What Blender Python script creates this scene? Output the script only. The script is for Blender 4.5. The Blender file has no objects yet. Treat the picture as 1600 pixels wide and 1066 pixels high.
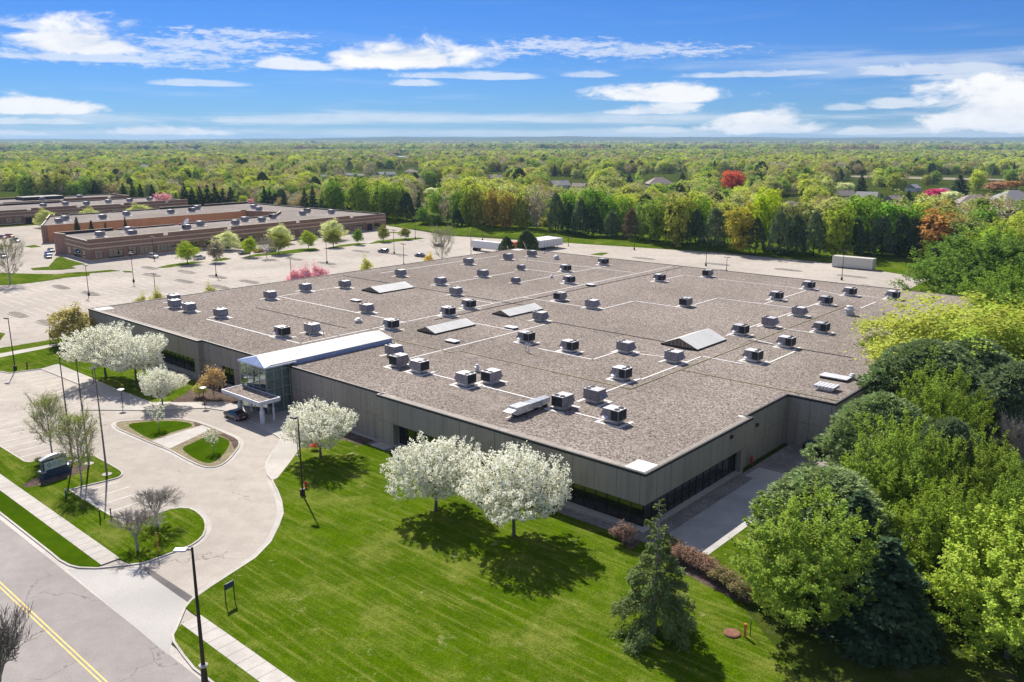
import bpy, bmesh, math, random
import numpy as np
from mathutils import Vector, Matrix
random.seed(7); RNG=np.random.default_rng(7)
scene=bpy.context.scene; COL=scene.collection
R=math.radians
# ------------------------------------------------------------------ camera geometry and site frame
H=42.0; FPX=1315.0; PITCH=math.atan(311/FPX); CP,SP=math.cos(PITCH),math.sin(PITCH)
def G(u,v,z=0.0):
    """the ground (or height z) point seen at photo pixel u, v"""
    ax=(u-800)/FPX; by=(533-v)/FPX
    d=(ax, CP+by*SP, -SP+by*CP); t=(z-H)/d[2]
    return Vector((d[0]*t, d[1]*t, z))
def px(x,y,z):
    dz=z-H; f=y*CP-dz*SP; up=y*SP+dz*CP
    return 800+FPX*x/f, 533-FPX*up/f
TH=R(-41.31); AX=Vector((-math.cos(TH),-math.sin(TH),0)); BX=Vector((-math.sin(TH),math.cos(TH),0))
ORG=G(1009,741,7.3); ORG.z=0
def S(a,b,z=0.0): return ORG+AX*a+BX*b+Vector((0,0,z))
def AB(p): d=Vector((p[0],p[1],0))-ORG; return d.dot(AX),d.dot(BX)
HR=7.3
# ------------------------------------------------------------------ materials
def new_mat(name):
    m=bpy.data.materials.new(name); m.use_nodes=True; nt=m.node_tree; nt.nodes.clear()
    return m,nt,nt.nodes,nt.links
def nd(nt,t,**kw):
    n=nt.nodes.new(t)
    for k,v in kw.items():
        if k.startswith('i_'):
            n.inputs[k[2:].replace('_',' ')].default_value=v
        else: setattr(n,k,v)
    return n
def out_pr(nt,rough=.8,metal=0.0,spec=.3):
    o=nd(nt,'ShaderNodeOutputMaterial'); b=nd(nt,'ShaderNodeBsdfPrincipled')
    b.inputs['Roughness'].default_value=rough; b.inputs['Metallic'].default_value=metal
    b.inputs['Specular IOR Level'].default_value=spec
    nt.links.new(b.outputs[0],o.inputs[0]); return b
def mixc(nt,f,a,b,blend='MIX'):
    m=nd(nt,'ShaderNodeMix',data_type='RGBA',blend_type=blend)
    for sock,val in ((m.inputs[0],f),(m.inputs[6],a),(m.inputs[7],b)):
        if hasattr(val,'is_linked'): nt.links.new(val,sock)
        elif isinstance(val,(int,float)): sock.default_value=val
        else: sock.default_value=(*val[:3],1)
    return m.outputs[2]
def math_n(nt,op,a,b=None,c=None,clamp=False):
    m=nd(nt,'ShaderNodeMath',operation=op,use_clamp=clamp)
    for i,val in enumerate((a,b,c)):
        if val is None: continue
        if hasattr(val,'is_linked'): nt.links.new(val,m.inputs[i])
        else: m.inputs[i].default_value=val
    return m.outputs[0]
def ramp(nt,f,lo,hi):
    m=nd(nt,'ShaderNodeMapRange',interpolation_type='SMOOTHSTEP'); nt.links.new(f,m.inputs[0])
    m.inputs[1].default_value=lo; m.inputs[2].default_value=hi; return m.outputs[0]
def noise(nt,scale,detail=3,rough=.55,vec=None,dist=0.0):
    n=nd(nt,'ShaderNodeTexNoise'); n.inputs['Scale'].default_value=scale; n.inputs['Detail'].default_value=detail
    n.inputs['Roughness'].default_value=rough; n.inputs['Distortion'].default_value=dist
    if vec is not None: nt.links.new(vec,n.inputs['Vector'])
    return n.outputs[0]
def pos(nt): return nd(nt,'ShaderNodeNewGeometry').outputs['Position']
def objc(nt): return nd(nt,'ShaderNodeTexCoord').outputs['Object']
def mapping(nt,vec,scale=(1,1,1),rot=(0,0,0)):
    m=nd(nt,'ShaderNodeMapping'); nt.links.new(vec,m.inputs[0]); m.inputs['Scale'].default_value=scale; m.inputs['Rotation'].default_value=rot
    return m.outputs[0]
def bump(nt,b,h,strength=.3,dist=.05):
    n=nd(nt,'ShaderNodeBump'); n.inputs['Strength'].default_value=strength; n.inputs['Distance'].default_value=dist
    nt.links.new(h,n.inputs['Height']); nt.links.new(n.outputs[0],b.inputs['Normal'])
MATS={}
def plain(name,col,rough=.6,metal=0.0,spec=.4,var=.12,scale=3.0):
    m,nt,_,L=new_mat(name); b=out_pr(nt,rough,metal,spec)
    n=noise(nt,scale,4,.6,objc(nt)); c2=tuple(c*(1-var*2) for c in col); c1=tuple(min(1,c*(1+var)) for c in col)
    L.new(mixc(nt,ramp(nt,n,.3,.7),c2,c1),b.inputs['Base Color']); MATS[name]=m; return m
def ground_mat(name,c1,c2,s1=.8,s2=.06,fine=12,patch=None,patch_thr=(.62,.75),patch_scale=.15,cracks=None,rough=.9,bumpd=.03,speck=.25,stripe=None,streak=None):
    """weathered outdoor surface: broad stains, grain, optional patches, cracks and mowing stripes"""
    m,nt,_,L=new_mat(name); b=out_pr(nt,rough,0,0.0); P=pos(nt)
    col=mixc(nt,ramp(nt,noise(nt,s1,5,.6,P),.32,.68),c1,c2)
    big=noise(nt,s2,4,.6,P)
    col=mixc(nt,math_n(nt,'MULTIPLY',ramp(nt,big,.35,.7),.55),col,tuple(c*.72 for c in c1))
    if stripe:
        a0,w,amt=stripe
        mp=mapping(nt,P,(1,1,1),(0,0,a0)); sx=nd(nt,'ShaderNodeSeparateXYZ'); L.new(mp,sx.inputs[0])
        s=math_n(nt,'SINE',math_n(nt,'MULTIPLY',sx.outputs[0],math.pi/w))
        s=ramp(nt,math_n(nt,'ADD',s,math_n(nt,'MULTIPLY',math_n(nt,'SUBTRACT',noise(nt,.25,3,.5,P),.5),2.5)),-1,1)
        col=mixc(nt,math_n(nt,'MULTIPLY',s,amt),col,tuple(c*1.5 for c in c2))
    if streak:
        ang,sc2,amt,c3=streak; mp=mapping(nt,P,(1,1,1),(0,0,-ang)); mp=mapping(nt,mp,(sc2*.07,sc2,1))
        col=mixc(nt,math_n(nt,'MULTIPLY',ramp(nt,noise(nt,1,5,.72,mp),.44,.74),amt),col,c3)
        col=mixc(nt,math_n(nt,'MULTIPLY',ramp(nt,noise(nt,.12,6,.72,P),.47,.72),amt),col,c3)
    f=noise(nt,fine,3,.7,P)
    col=mixc(nt,speck,col,mixc(nt,ramp(nt,f,.3,.7),(.0,.0,.0),(1,1,1)),'OVERLAY')
    if patch:
        pn=noise(nt,patch_scale,6,.7,P); q=noise(nt,patch_scale*9,3,.6,P)
        fac=ramp(nt,math_n(nt,'ADD',pn,math_n(nt,'MULTIPLY',math_n(nt,'SUBTRACT',q,.5),.3)),*patch_thr)
        col=mixc(nt,math_n(nt,'MULTIPLY',fac,.8),col,patch)
    if cracks:
        sc,wd,ccol=cracks
        warp=nd(nt,'ShaderNodeVectorMath',operation='ADD'); nz=nd(nt,'ShaderNodeTexNoise'); nz.inputs['Scale'].default_value=.35; nz.inputs['Detail'].default_value=5
        L.new(P,nz.inputs['Vector']); vs=nd(nt,'ShaderNodeVectorMath',operation='SCALE'); vs.inputs['Scale'].default_value=6; L.new(nz.outputs[1],vs.inputs[0]); L.new(P,warp.inputs[0]); L.new(vs.outputs[0],warp.inputs[1])
        v=nd(nt,'ShaderNodeTexVoronoi',feature='DISTANCE_TO_EDGE'); v.inputs['Scale'].default_value=sc; L.new(warp.outputs[0],v.inputs['Vector'])
        fac=math_n(nt,'SUBTRACT',1.0,ramp(nt,v.outputs[0],0,wd*sc))
        fac=math_n(nt,'MULTIPLY',fac,ramp(nt,noise(nt,.09,2,.5,P),.42,.55))
        col=mixc(nt,math_n(nt,'MULTIPLY',fac,.75),col,ccol)
    L.new(col,b.inputs['Base Color']); bump(nt,b,f,.35,bumpd); MATS[name]=m; return m
ground_mat('asphalt',(.395,.357,.315),(.46,.42,.372),.5,.03,9,cracks=(.075,.10,(.15,.135,.125)),speck=.12)
ground_mat('street_asphalt',(.30,.275,.262),(.345,.318,.302),.6,.035,10,cracks=(.08,.09,(.12,.11,.11)),speck=.10)
ground_mat('dark_asphalt',(.14,.13,.13),(.19,.18,.175),.8,.05,9,speck=.15)
ground_mat('concrete',(.44,.415,.38),(.505,.478,.44),.7,.08,12,speck=.1)
ground_mat('apron_concrete',(.41,.395,.375),(.47,.452,.43),.4,.1,10,speck=.08)
ground_mat('kerb_concrete',(.47,.44,.40),(.55,.52,.48),.9,.1,10,speck=.15)
ground_mat('patio_concrete',(.42,.405,.385),(.50,.485,.465),.35,.1,8,speck=.15)
ground_mat('lawn_grass',(.045,.090,.0015),(.066,.116,.002),.5,.05,11,patch=(.30,.29,.13),patch_thr=(.60,.78),patch_scale=.38,speck=.5,streak=(TH,1.5,.75,(.165,.182,.036)),bumpd=.06)
ground_mat('island_grass',(.036,.078,.0015),(.058,.102,.002),.6,.07,16,speck=.5,bumpd=.08)
ground_mat('wild_grass',(.035,.055,.008),(.065,.085,.014),.25,.03,8,patch=(.13,.115,.06),patch_thr=(.55,.75),patch_scale=.08,speck=.55,bumpd=.1)
ground_mat('mulch',(.085,.062,.052),(.16,.125,.105),2.5,.2,14,speck=.6)
ground_mat('river_rock',(.20,.185,.175),(.34,.31,.29),3.5,.25,16,speck=.6,bumpd=.1)
ground_mat('dead_turf',(.20,.17,.11),(.30,.26,.17),1.2,.2,12,speck=.4)
ground_mat('roof_gravel',(.195,.168,.147),(.295,.258,.230),2.6,.045,4.4,patch=(.35,.312,.275),patch_thr=(.52,.85),patch_scale=.09,speck=.75,bumpd=.05)
ground_mat('brick_roof_gravel',(.24,.215,.195),(.30,.27,.25),.4,.05,3,speck=.3)
ground_mat('island_gravel',(.21,.19,.17),(.28,.255,.23),.6,.1,6,speck=.4)
ground_mat('gravel_seam',(.17,.155,.14),(.22,.20,.18),1.5,.2,10)
ground_mat('field_soil',(.24,.21,.16),(.33,.29,.22),.05,.01,.6,speck=.3)
def panel_mat():
    """exposed aggregate precast panels with open joints every 3 m"""
    m,nt,_,L=new_mat('precast_panel'); b=out_pr(nt,.92,0,.2); P=objc(nt)
    col=mixc(nt,ramp(nt,noise(nt,14,4,.7,P),.35,.65),(.235,.21,.185),(.48,.435,.385))
    sx=nd(nt,'ShaderNodeSeparateXYZ'); L.new(P,sx.inputs[0])
    nn=nd(nt,'ShaderNodeSeparateXYZ'); L.new(nd(nt,'ShaderNodeTexCoord').outputs['Normal'],nn.inputs[0])
    isx=math_n(nt,'GREATER_THAN',math_n(nt,'ABSOLUTE',nn.outputs[0]),.5)
    co=math_n(nt,'ADD',math_n(nt,'MULTIPLY',sx.outputs[1],isx),math_n(nt,'MULTIPLY',sx.outputs[0],math_n(nt,'SUBTRACT',1.0,isx)))
    q=math_n(nt,'DIVIDE',math_n(nt,'ADD',co,600.0),3.05); fr=math_n(nt,'FRACT',q); ce=math_n(nt,'FLOOR',q)
    cv=nd(nt,'ShaderNodeTexWhiteNoise',noise_dimensions='1D'); L.new(ce,cv.inputs['W'])
    col=mixc(nt,math_n(nt,'MULTIPLY',cv.outputs[0],.3),col,(.18,.155,.13))
    st=noise(nt,1,4,.7,mapping(nt,P,(1.2,1.2,.12)))
    col=mixc(nt,math_n(nt,'MULTIPLY',ramp(nt,st,.45,.75),.35),col,(.10,.095,.085))
    jd=math_n(nt,'LESS_THAN',math_n(nt,'ABSOLUTE',math_n(nt,'SUBTRACT',fr,.5)),.012)
    hz=math_n(nt,'LESS_THAN',math_n(nt,'ABSOLUTE',math_n(nt,'SUBTRACT',sx.outputs[2],3.62)),.03)
    col=mixc(nt,math_n(nt,'MULTIPLY',math_n(nt,'MAXIMUM',jd,hz),.6),col,(.05,.05,.05))
    L.new(col,b.inputs['Base Color']); bump(nt,b,noise(nt,18,3,.6,P),.5,.03); MATS['precast_panel']=m
panel_mat()
def brick_mat(name,c1,c2,mortar):
    m,nt,_,L=new_mat(name); b=out_pr(nt,.9,0,.2); P=objc(nt)
    sx=nd(nt,'ShaderNodeSeparateXYZ'); L.new(P,sx.inputs[0]); cb=nd(nt,'ShaderNodeCombineXYZ')
    L.new(math_n(nt,'ADD',sx.outputs[0],sx.outputs[1]),cb.inputs[0]); L.new(sx.outputs[2],cb.inputs[1])
    t=nd(nt,'ShaderNodeTexBrick'); L.new(cb.outputs[0],t.inputs['Vector']); t.inputs['Scale'].default_value=1.0
    t.inputs['Color1'].default_value=(*c1,1); t.inputs['Color2'].default_value=(*c2,1); t.inputs['Mortar'].default_value=(*mortar,1)
    t.inputs['Brick Width'].default_value=.4; t.inputs['Row Height'].default_value=.2; t.inputs['Mortar Size'].default_value=.015
    col=mixc(nt,math_n(nt,'MULTIPLY',ramp(nt,noise(nt,.4,4,.6,P),.3,.7),.3),t.outputs[0],tuple(c*.6 for c in c1))
    L.new(col,b.inputs['Base Color']); MATS[name]=m
brick_mat('brown_brick',(.27,.14,.098),(.33,.18,.13),(.36,.29,.23))
brick_mat('orange_brick',(.60,.26,.115),(.66,.31,.14),(.5,.32,.2))
for n,c,r,me in (('tan_stone',(.58,.46,.33),.8,0),('metal_coping',(.10,.095,.085),.5,.3),('dark_coping',(.022,.024,.03),.6,0),('white_paint',(.72,.72,.70),.5,0),('line_paint',(.62,.61,.59),.7,0),
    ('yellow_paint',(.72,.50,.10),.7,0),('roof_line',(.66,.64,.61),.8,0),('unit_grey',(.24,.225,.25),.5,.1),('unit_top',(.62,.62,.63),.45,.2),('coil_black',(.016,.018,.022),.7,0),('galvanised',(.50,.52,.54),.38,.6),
    ('fan_dark',(.03,.03,.035),.6,0),('pole_bronze',(.035,.026,.022),.5,.3),('pole_steel',(.16,.14,.135),.45,.5),('black_metal',(.012,.012,.013),.45,0),('red_paint',(.55,.035,.025),.4,0),('orange_paint',(.62,.16,.04),.45,0),
    ('canopy_fascia',(.56,.57,.64),.5,0),('blue_metal',(.27,.35,.56),.45,.2),('column_white',(.60,.62,.70),.55,0),('sign_blue',(.03,.055,.10),.4,0),('sign_face',(.46,.54,.52),.4,0),('sign_ink',(.10,.22,.22),.5,0),
    ('sign_cap',(.40,.42,.46),.4,.3),('joint_black',(.045,.042,.04),.8,0),('joint_yellow',(.30,.26,.14),.8,0),('tyre',(.018,.018,.018),.85,0),('rim',(.55,.56,.58),.3,.7),('rust',(.20,.09,.055),.9,0),
    ('taillight',(.5,.02,.02),.25,0),('headlight',(.75,.76,.78),.2,0),('plate',(.6,.66,.72),.5,0),('brown_paint',(.17,.06,.03),.5,0),('shingle_grey',(.29,.285,.30),.85,0),('shingle_brown',(.27,.225,.20),.85,0),
    ('siding_white',(.66,.66,.64),.7,0),('siding_tan',(.36,.30,.23),.8,0),('trailer_white',(.70,.71,.72),.45,0),('trailer_cream',(.58,.56,.50),.55,0),('lamp_lens',(.75,.76,.78),.35,0),('green_bin',(.03,.08,.07),.5,0),('soffit',(.10,.09,.08),.9,0),('interior',(.62,.57,.46),.9,0),('blue_shade',(.06,.22,.55),.6,0)):
    plain(n,c,r,me)
for nm in ('unit_grey','unit_top','galvanised'):
    m=MATS[nm]; nt=m.node_tree; b=[n for n in nt.nodes if n.type=='BSDF_PRINCIPLED'][0]; src=b.inputs['Base Color'].links[0].from_socket
    oi=nt.nodes.new('ShaderNodeObjectInfo'); h=nd(nt,'ShaderNodeHueSaturation'); nt.links.new(src,h.inputs['Color']); nt.links.new(math_n(nt,'ADD',.78,math_n(nt,'MULTIPLY',oi.outputs['Random'],.42)),h.inputs['Value'])
    st=noise(nt,1,4,.7,mapping(nt,objc(nt),(3,3,.5))); nt.links.new(mixc(nt,math_n(nt,'MULTIPLY',ramp(nt,st,.58,.78),.45),h.outputs[0],(.16,.12,.09)),b.inputs['Base Color'])
def car_paint(name,c):
    m=plain(name,c,.28,.15,.6,.03); b=[n for n in m.node_tree.nodes if n.type=='BSDF_PRINCIPLED'][0]; b.inputs['Coat Weight'].default_value=.6; b.inputs['Coat Roughness'].default_value=.08
for n,c in (('paint_black',(.022,.020,.020)),('paint_white',(.68,.68,.67)),('paint_red',(.42,.02,.03)),('paint_blue',(.02,.11,.42)),('paint_navy',(.03,.05,.10)),('paint_silver',(.36,.37,.39)),('paint_maroon',(.13,.02,.04))): car_paint(n,c)
def glass(name,col,rough=.03,spec=1.0):
    m,nt,_,L=new_mat(name); b=out_pr(nt,rough,0,spec); b.inputs['IOR'].default_value=1.6
    n=noise(nt,.35,2,.5,objc(nt)); L.new(mixc(nt,n,tuple(c*.6 for c in col),tuple(c*1.3 for c in col)),b.inputs['Base Color'])
    wv=noise(nt,.8,2,.5,objc(nt)); bump(nt,b,wv,.06,.05); MATS[name]=m
glass('window_glass',(.008,.009,.010)); glass('car_glass',(.010,.013,.018),.02)
def clear_glass():
    m,nt,_,L=new_mat('atrium_glass'); o=nd(nt,'ShaderNodeOutputMaterial'); t=nd(nt,'ShaderNodeBsdfTransparent'); g=nd(nt,'ShaderNodeBsdfGlossy'); mx=nd(nt,'ShaderNodeMixShader')
    t.inputs[0].default_value=(.78,.92,.90,1); g.inputs[0].default_value=(.8,.95,.95,1); g.inputs['Roughness'].default_value=.03
    f=nd(nt,'ShaderNodeFresnel'); f.inputs[0].default_value=1.5
    L.new(math_n(nt,'ADD',f.outputs[0],.30,clamp=True),mx.inputs[0]); L.new(t.outputs[0],mx.inputs[1]); L.new(g.outputs[0],mx.inputs[2]); L.new(mx.outputs[0],o.inputs[0]); MATS['atrium_glass']=m
clear_glass()
def skylight_mat():
    m,nt,_,L=new_mat('skylight_panel'); b=out_pr(nt,.35,0,.5); P=objc(nt)
    sx=nd(nt,'ShaderNodeSeparateXYZ'); L.new(P,sx.inputs[0])
    q=math_n(nt,'DIVIDE',math_n(nt,'ADD',sx.outputs[1],200.0),1.22); fr=math_n(nt,'FRACT',q); cv=nd(nt,'ShaderNodeTexWhiteNoise',noise_dimensions='1D'); L.new(math_n(nt,'FLOOR',q),cv.inputs['W'])
    col=mixc(nt,cv.outputs[0],(.74,.73,.68),(.84,.83,.78)); col=mixc(nt,math_n(nt,'MULTIPLY',ramp(nt,noise(nt,.9,4,.7,P),.5,.8),.25),col,(.33,.34,.31))
    col=mixc(nt,math_n(nt,'MULTIPLY',math_n(nt,'LESS_THAN',fr,.05),.35),col,(.25,.26,.25)); L.new(col,b.inputs['Base Color']); tr=nd(nt,'ShaderNodeBsdfTranslucent'); L.new(col,tr.inputs[0]); mx=nd(nt,'ShaderNodeMixShader'); mx.inputs[0].default_value=.16; o=[n for n in nt.nodes if n.type=='OUTPUT_MATERIAL'][0]; L.new(b.outputs[0],mx.inputs[1]); L.new(tr.outputs[0],mx.inputs[2]); L.new(mx.outputs[0],o.inputs[0]); MATS['skylight_panel']=m
skylight_mat()
def foliage(name,color=None,inst=False,trans=.42,var=.5,gain=2.7,tint=(1.25,1.2,.7)):
    m,nt,_,L=new_mat(name); o=nd(nt,'ShaderNodeOutputMaterial')
    if color: base=None
    elif inst:
        at=nd(nt,'ShaderNodeAttribute',attribute_type='INSTANCER',attribute_name='tcol'); base=at.outputs['Color']
    else: base=nd(nt,'ShaderNodeObjectInfo').outputs['Color']
    rn=nd(nt,'ShaderNodeAttribute',attribute_type='GEOMETRY',attribute_name='rnd').outputs['Fac']
    hs=nd(nt,'ShaderNodeHueSaturation')
    L.new(math_n(nt,'MULTIPLY',gain if not color else 1.0,math_n(nt,'ADD',1-var*.5,math_n(nt,'MULTIPLY',rn,var))),hs.inputs['Value'])
    L.new(math_n(nt,'ADD',.485,math_n(nt,'MULTIPLY',rn,.03)),hs.inputs['Hue'])
    if base is not None: L.new(base,hs.inputs['Color'])
    else: hs.inputs['Color'].default_value=(*color,1)
    d=nd(nt,'ShaderNodeBsdfDiffuse'); t=nd(nt,'ShaderNodeBsdfTranslucent'); mx=nd(nt,'ShaderNodeMixShader'); mx.inputs[0].default_value=trans
    L.new(hs.outputs[0],d.inputs[0]); L.new(mixc(nt,1.0,hs.outputs[0],tint,'MULTIPLY'),t.inputs[0])
    L.new(d.outputs[0],mx.inputs[1]); L.new(t.outputs[0],mx.inputs[2]); L.new(mx.outputs[0],o.inputs[0]); MATS[name]=m
foliage('leaf',trans=.32); foliage('leaf_mass',inst=True,trans=.28,gain=3.0); foliage('blossom',(.88,.88,.81),trans=.46,var=.25,tint=(1.06,1.05,.92)); foliage('blossom_leaf',(.17,.21,.10),trans=.3)
foliage('needle',None,trans=.22)
plain('bark',(.13,.115,.10),.95,0,.1,.3,6); plain('dark_bark',(.05,.04,.036),.95,0,.1,.3,6); plain('pale_bark',(.33,.30,.265),.95,0,.1,.2,6)
# ------------------------------------------------------------------ mesh helpers
class MB:
    def __init__(s): s.v=[]; s.f=[]; s.m=[]; s.mats=[]
    def mi(s,mat):
        if mat not in s.mats: s.mats.append(mat)
        return s.mats.index(mat)
    def add(s,vs,fs,mat):
        o=len(s.v); s.v+= [tuple(v) for v in vs]; k=s.mi(mat)
        for f in fs: s.f.append(tuple(i+o for i in f)); s.m.append(k)
    def box(s,x0,x1,y0,y1,z0,z1,mat,top=None):
        vs=[(x0,y0,z0),(x1,y0,z0),(x1,y1,z0),(x0,y1,z0),(x0,y0,z1),(x1,y0,z1),(x1,y1,z1),(x0,y1,z1)]
        s.add(vs,[(3,2,1,0),(0,1,5,4),(1,2,6,5),(2,3,7,6),(3,0,4,7)],mat); s.add(vs[4:],[(0,1,2,3)],top or mat)
        return s
    def cbox(s,c,sz,mat,top=None):
        return s.box(c[0]-sz[0]/2,c[0]+sz[0]/2,c[1]-sz[1]/2,c[1]+sz[1]/2,c[2],c[2]+sz[2],mat,top)
    def prism(s,poly,z0,z1,mat,top=None):
        n=len(poly); vs=[(p[0],p[1],z0) for p in poly]+[(p[0],p[1],z1) for p in poly]
        ar=sum(poly[i][0]*poly[(i+1)%n][1]-poly[(i+1)%n][0]*poly[i][1] for i in range(n))
        if ar<0:
            poly=poly[::-1]; vs=[(p[0],p[1],z0) for p in poly]+[(p[0],p[1],z1) for p in poly]
        s.add(vs,[(i,(i+1)%n,(i+1)%n+n,i+n) for i in range(n)],mat); s.add(vs[n:],[tuple(range(n))],top or mat); return s
    def tube(s,p,q,r0,r1,mat,n=8,cap=True):
        p=Vector(p); q=Vector(q); d=(q-p); 
        if d.length<1e-6: return s
        d.normalize(); u=d.orthogonal().normalized(); w=d.cross(u); vs=[]
        for c,r in ((p,r0),(q,r1)):
            for i in range(n):
                t=2*math.pi*i/n; vs.append(c+u*(math.cos(t)*r)+w*(math.sin(t)*r))
        s.add(vs,[(i,(i+1)%n,(i+1)%n+n,i+n) for i in range(n)],mat)
        if cap: s.add(vs[n:],[tuple(range(n))],mat); s.add(vs[:n],[tuple(range(n))[::-1]],mat)
        return s
    def lathe(s,prof,mat,n=16,c=(0,0)):
        vs=[(c[0]+r*math.cos(2*math.pi*i/n),c[1]+r*math.sin(2*math.pi*i/n),z) for r,z in prof for i in range(n)]
        fs=[(k*n+i,k*n+(i+1)%n,(k+1)*n+(i+1)%n,(k+1)*n+i) for k in range(len(prof)-1) for i in range(n)]
        s.add(vs,fs,mat); s.add(vs[-n:],[tuple(range(n))],mat); return s
    def quad(s,a,b,c,d,mat): s.add([a,b,c,d],[(0,1,2,3)],mat); return s
    def build(s,name,parent=None,loc=None,rz=0.0,bevel=0,smooth=False,label=None):
        me=bpy.data.meshes.new(name); me.from_pydata(s.v,[],s.f)
        for k in s.mats: me.materials.append(MATS[k])
        me.polygons.foreach_set('material_index',s.m)
        if bevel or any(len(f)>4 for f in s.f):
            bm=bmesh.new(); bm.from_mesh(me)
            if bevel:
                bmesh.ops.remove_doubles(bm,verts=bm.verts,dist=1e-5)
                bmesh.ops.bevel(bm,geom=[e for e in bm.edges if e.calc_face_angle(0)>.5],offset=bevel,segments=2,profile=.6,affect='EDGES',clamp_overlap=True)
            bmesh.ops.triangulate(bm,faces=[f for f in bm.faces if len(f.verts)>4]); bm.to_mesh(me); bm.free()
        if smooth: me.polygons.foreach_set('use_smooth',[True]*len(me.polygons))
        me.update(); o=bpy.data.objects.new(name,me); COL.objects.link(o)
        if parent: o.parent=parent
        if loc is not None: o.location=loc
        o.rotation_euler.z=rz
        if label: o['label']=label
        return o
def tag(o,label=None,cat=None,group=None,kind=None):
    for k,v in (('label',label),('category',cat),('group',group),('kind',kind)):
        if v: o[k]=v
    return o
def thing(name,label,cat,loc,rz=0.0,group=None):
    o=bpy.data.objects.new(name,None); COL.objects.link(o); o.empty_display_size=.5; o.location=loc; o.rotation_euler.z=rz
    return tag(o,label,cat,group)
KIDS={}
def dup(root,loc,rz=0.0,label=None,group=None,scale=None,color=None):
    def cp(o,parent):
        c=o.copy(); COL.objects.link(c)
        if parent is not None: c.parent=parent
        for ch in kids.get(o,()): cp(ch,c)
        if color is not None: c.color=(*color,1)
        return c
    kids={}
    def walk(o):
        kids[o]=list(KIDS.get(o.name,()))
        for k in kids[o]: walk(k)
    walk(root)
    r=cp(root,None); r.location=loc; r.rotation_euler=(0,0,rz)
    if label: r['label']=label
    if group: r['group']=group
    if scale is not None: r.scale=scale if hasattr(scale,'__len__') else (scale,)*3
    return r
def reg(root):
    """remember the children of a prototype once"""
    def walk(o):
        KIDS[o.name]=[c for c in COL.objects if c.parent==o]
        for c in KIDS[o.name]: walk(c)
    walk(root); return root
def wpoly(pts,z=0.0): return [G(u,v,0).to_2d() for u,v in pts]
def chaikin(p,n=2,closed=True):
    for _ in range(n):
        q=[]
        m=len(p)
        for i in range(m if closed else m-1):
            a,b=Vector(p[i]),Vector(p[(i+1)%m]); q+= [a*.75+b*.25,a*.25+b*.75]
        if not closed: q=[Vector(p[0])]+q+[Vector(p[-1])]
        p=q
    return p
def sheet(name,poly,z,mat,kind='structure',thick=0.0,label=None):
    mb=MB(); n=len(poly)
    if thick: mb.prism(poly,z-thick,z,mat)
    else:
        ar=sum(poly[i][0]*poly[(i+1)%n][1]-poly[(i+1)%n][0]*poly[i][1] for i in range(n))
        mb.add([(p[0],p[1],z) for p in (poly if ar>0 else poly[::-1])],[tuple(range(n))],mat)
    o=mb.build(name); tag(o,label,None,None,kind); return o
def strip(mb,line,off0,off1,z0,z1,mat,closed=False):
    """a raised strip (kerb, gutter, path) along a line, from offset off0 to off1 to the left of it"""
    P=[Vector((p[0],p[1])) for p in line]; n=len(P); L0=[];L1=[]
    for i in range(n):
        a=P[(i-1)%n] if (closed or i>0) else P[i]; c=P[(i+1)%n] if (closed or i<n-1) else P[i]
        d1=(P[i]-a); d2=(c-P[i]); d1=d1.normalized() if d1.length>1e-6 else d2.normalized(); d2=d2.normalized() if d2.length>1e-6 else d1
        t=(d1+d2); t=t.normalized() if t.length>1e-6 else d1; nrm=Vector((-t.y,t.x)); k=1/max(.45,nrm.dot(Vector((-d1.y,d1.x))))
        L0.append(P[i]+nrm*off0*k); L1.append(P[i]+nrm*off1*k)
    vs=[]
    for a,b in zip(L0,L1): vs+=[(a.x,a.y,z0),(a.x,a.y,z1),(b.x,b.y,z1),(b.x,b.y,z0)]
    fs=[]
    for i in range(n if closed else n-1):
        j=(i+1)%n
        for k in range(3): fs.append((i*4+k,i*4+k+1,j*4+k+1,j*4+k))
    if not closed: fs+=[(0,1,2,3),(n*4-4,n*4-3,n*4-2,n*4-1)]
    mb.add(vs,fs,mat)
HAZE=5.5e-5; SUN_E=4.25; EXPO=.92; SKY_E=.055; CLOUD=9.8; SKYTINT=(.27,.50,.92,1)
# ------------------------------------------------------------------ the ground, the lots, the lawns
def ab2(pts): return [S(a,b).to_2d() for a,b in pts]
def ab_px(u,v): return AB(G(u,v))
b_road=ab_px(105,895)[1]; b_mid=ab_px(80,989)[1]; b_sw1=ab_px(60,784)[1]; b_sw0=ab_px(57.5,810)[1]; b_kerb=ab_px(40,832)[1]
gm=MB(); E0=16000
gm.add([(-E0,-400,0),(E0,-400,0),(E0,E0,0),(-E0,E0,0)],[(0,1,2,3)],'wild_grass'); tag(gm.build('ground'),kind='structure')
sheet('parking_lot',ab2([(20,-60),(430,-60),(430,205),(294,212.6),(231,199),(174,212.6),(110,226),(67,226),(29.3,211),(28.3,187),(28,100),(20,100)]),.02,'asphalt')
sheet('street',ab2([(-140,b_road),(420,b_road),(420,2*b_mid-b_road),(-140,2*b_mid-b_road)]),.024,'street_asphalt')
mk=MB()
for o in (-.17,.17):
    p=ab2([(-140,b_mid+o-.06),(420,b_mid+o-.06),(420,b_mid+o+.06),(-140,b_mid+o+.06)]); mk.quad(*[(q.x,q.y,.028) for q in p],'yellow_paint')
tag(mk.build('street_centre_line'),kind='structure')
gut=MB()
def path_band(mb,a0,a1,b0,b1,z,mat):
    p=ab2([(a0,b0),(a1,b0),(a1,b1),(a0,b1)]); mb.prism([tuple(q) for q in p],z-.12,z,mat)
path_band(gut,-140,420,b_road-.05,b_road+.75,.03,'kerb_concrete'); tag(gut.build('gutter'),kind='structure')
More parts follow.
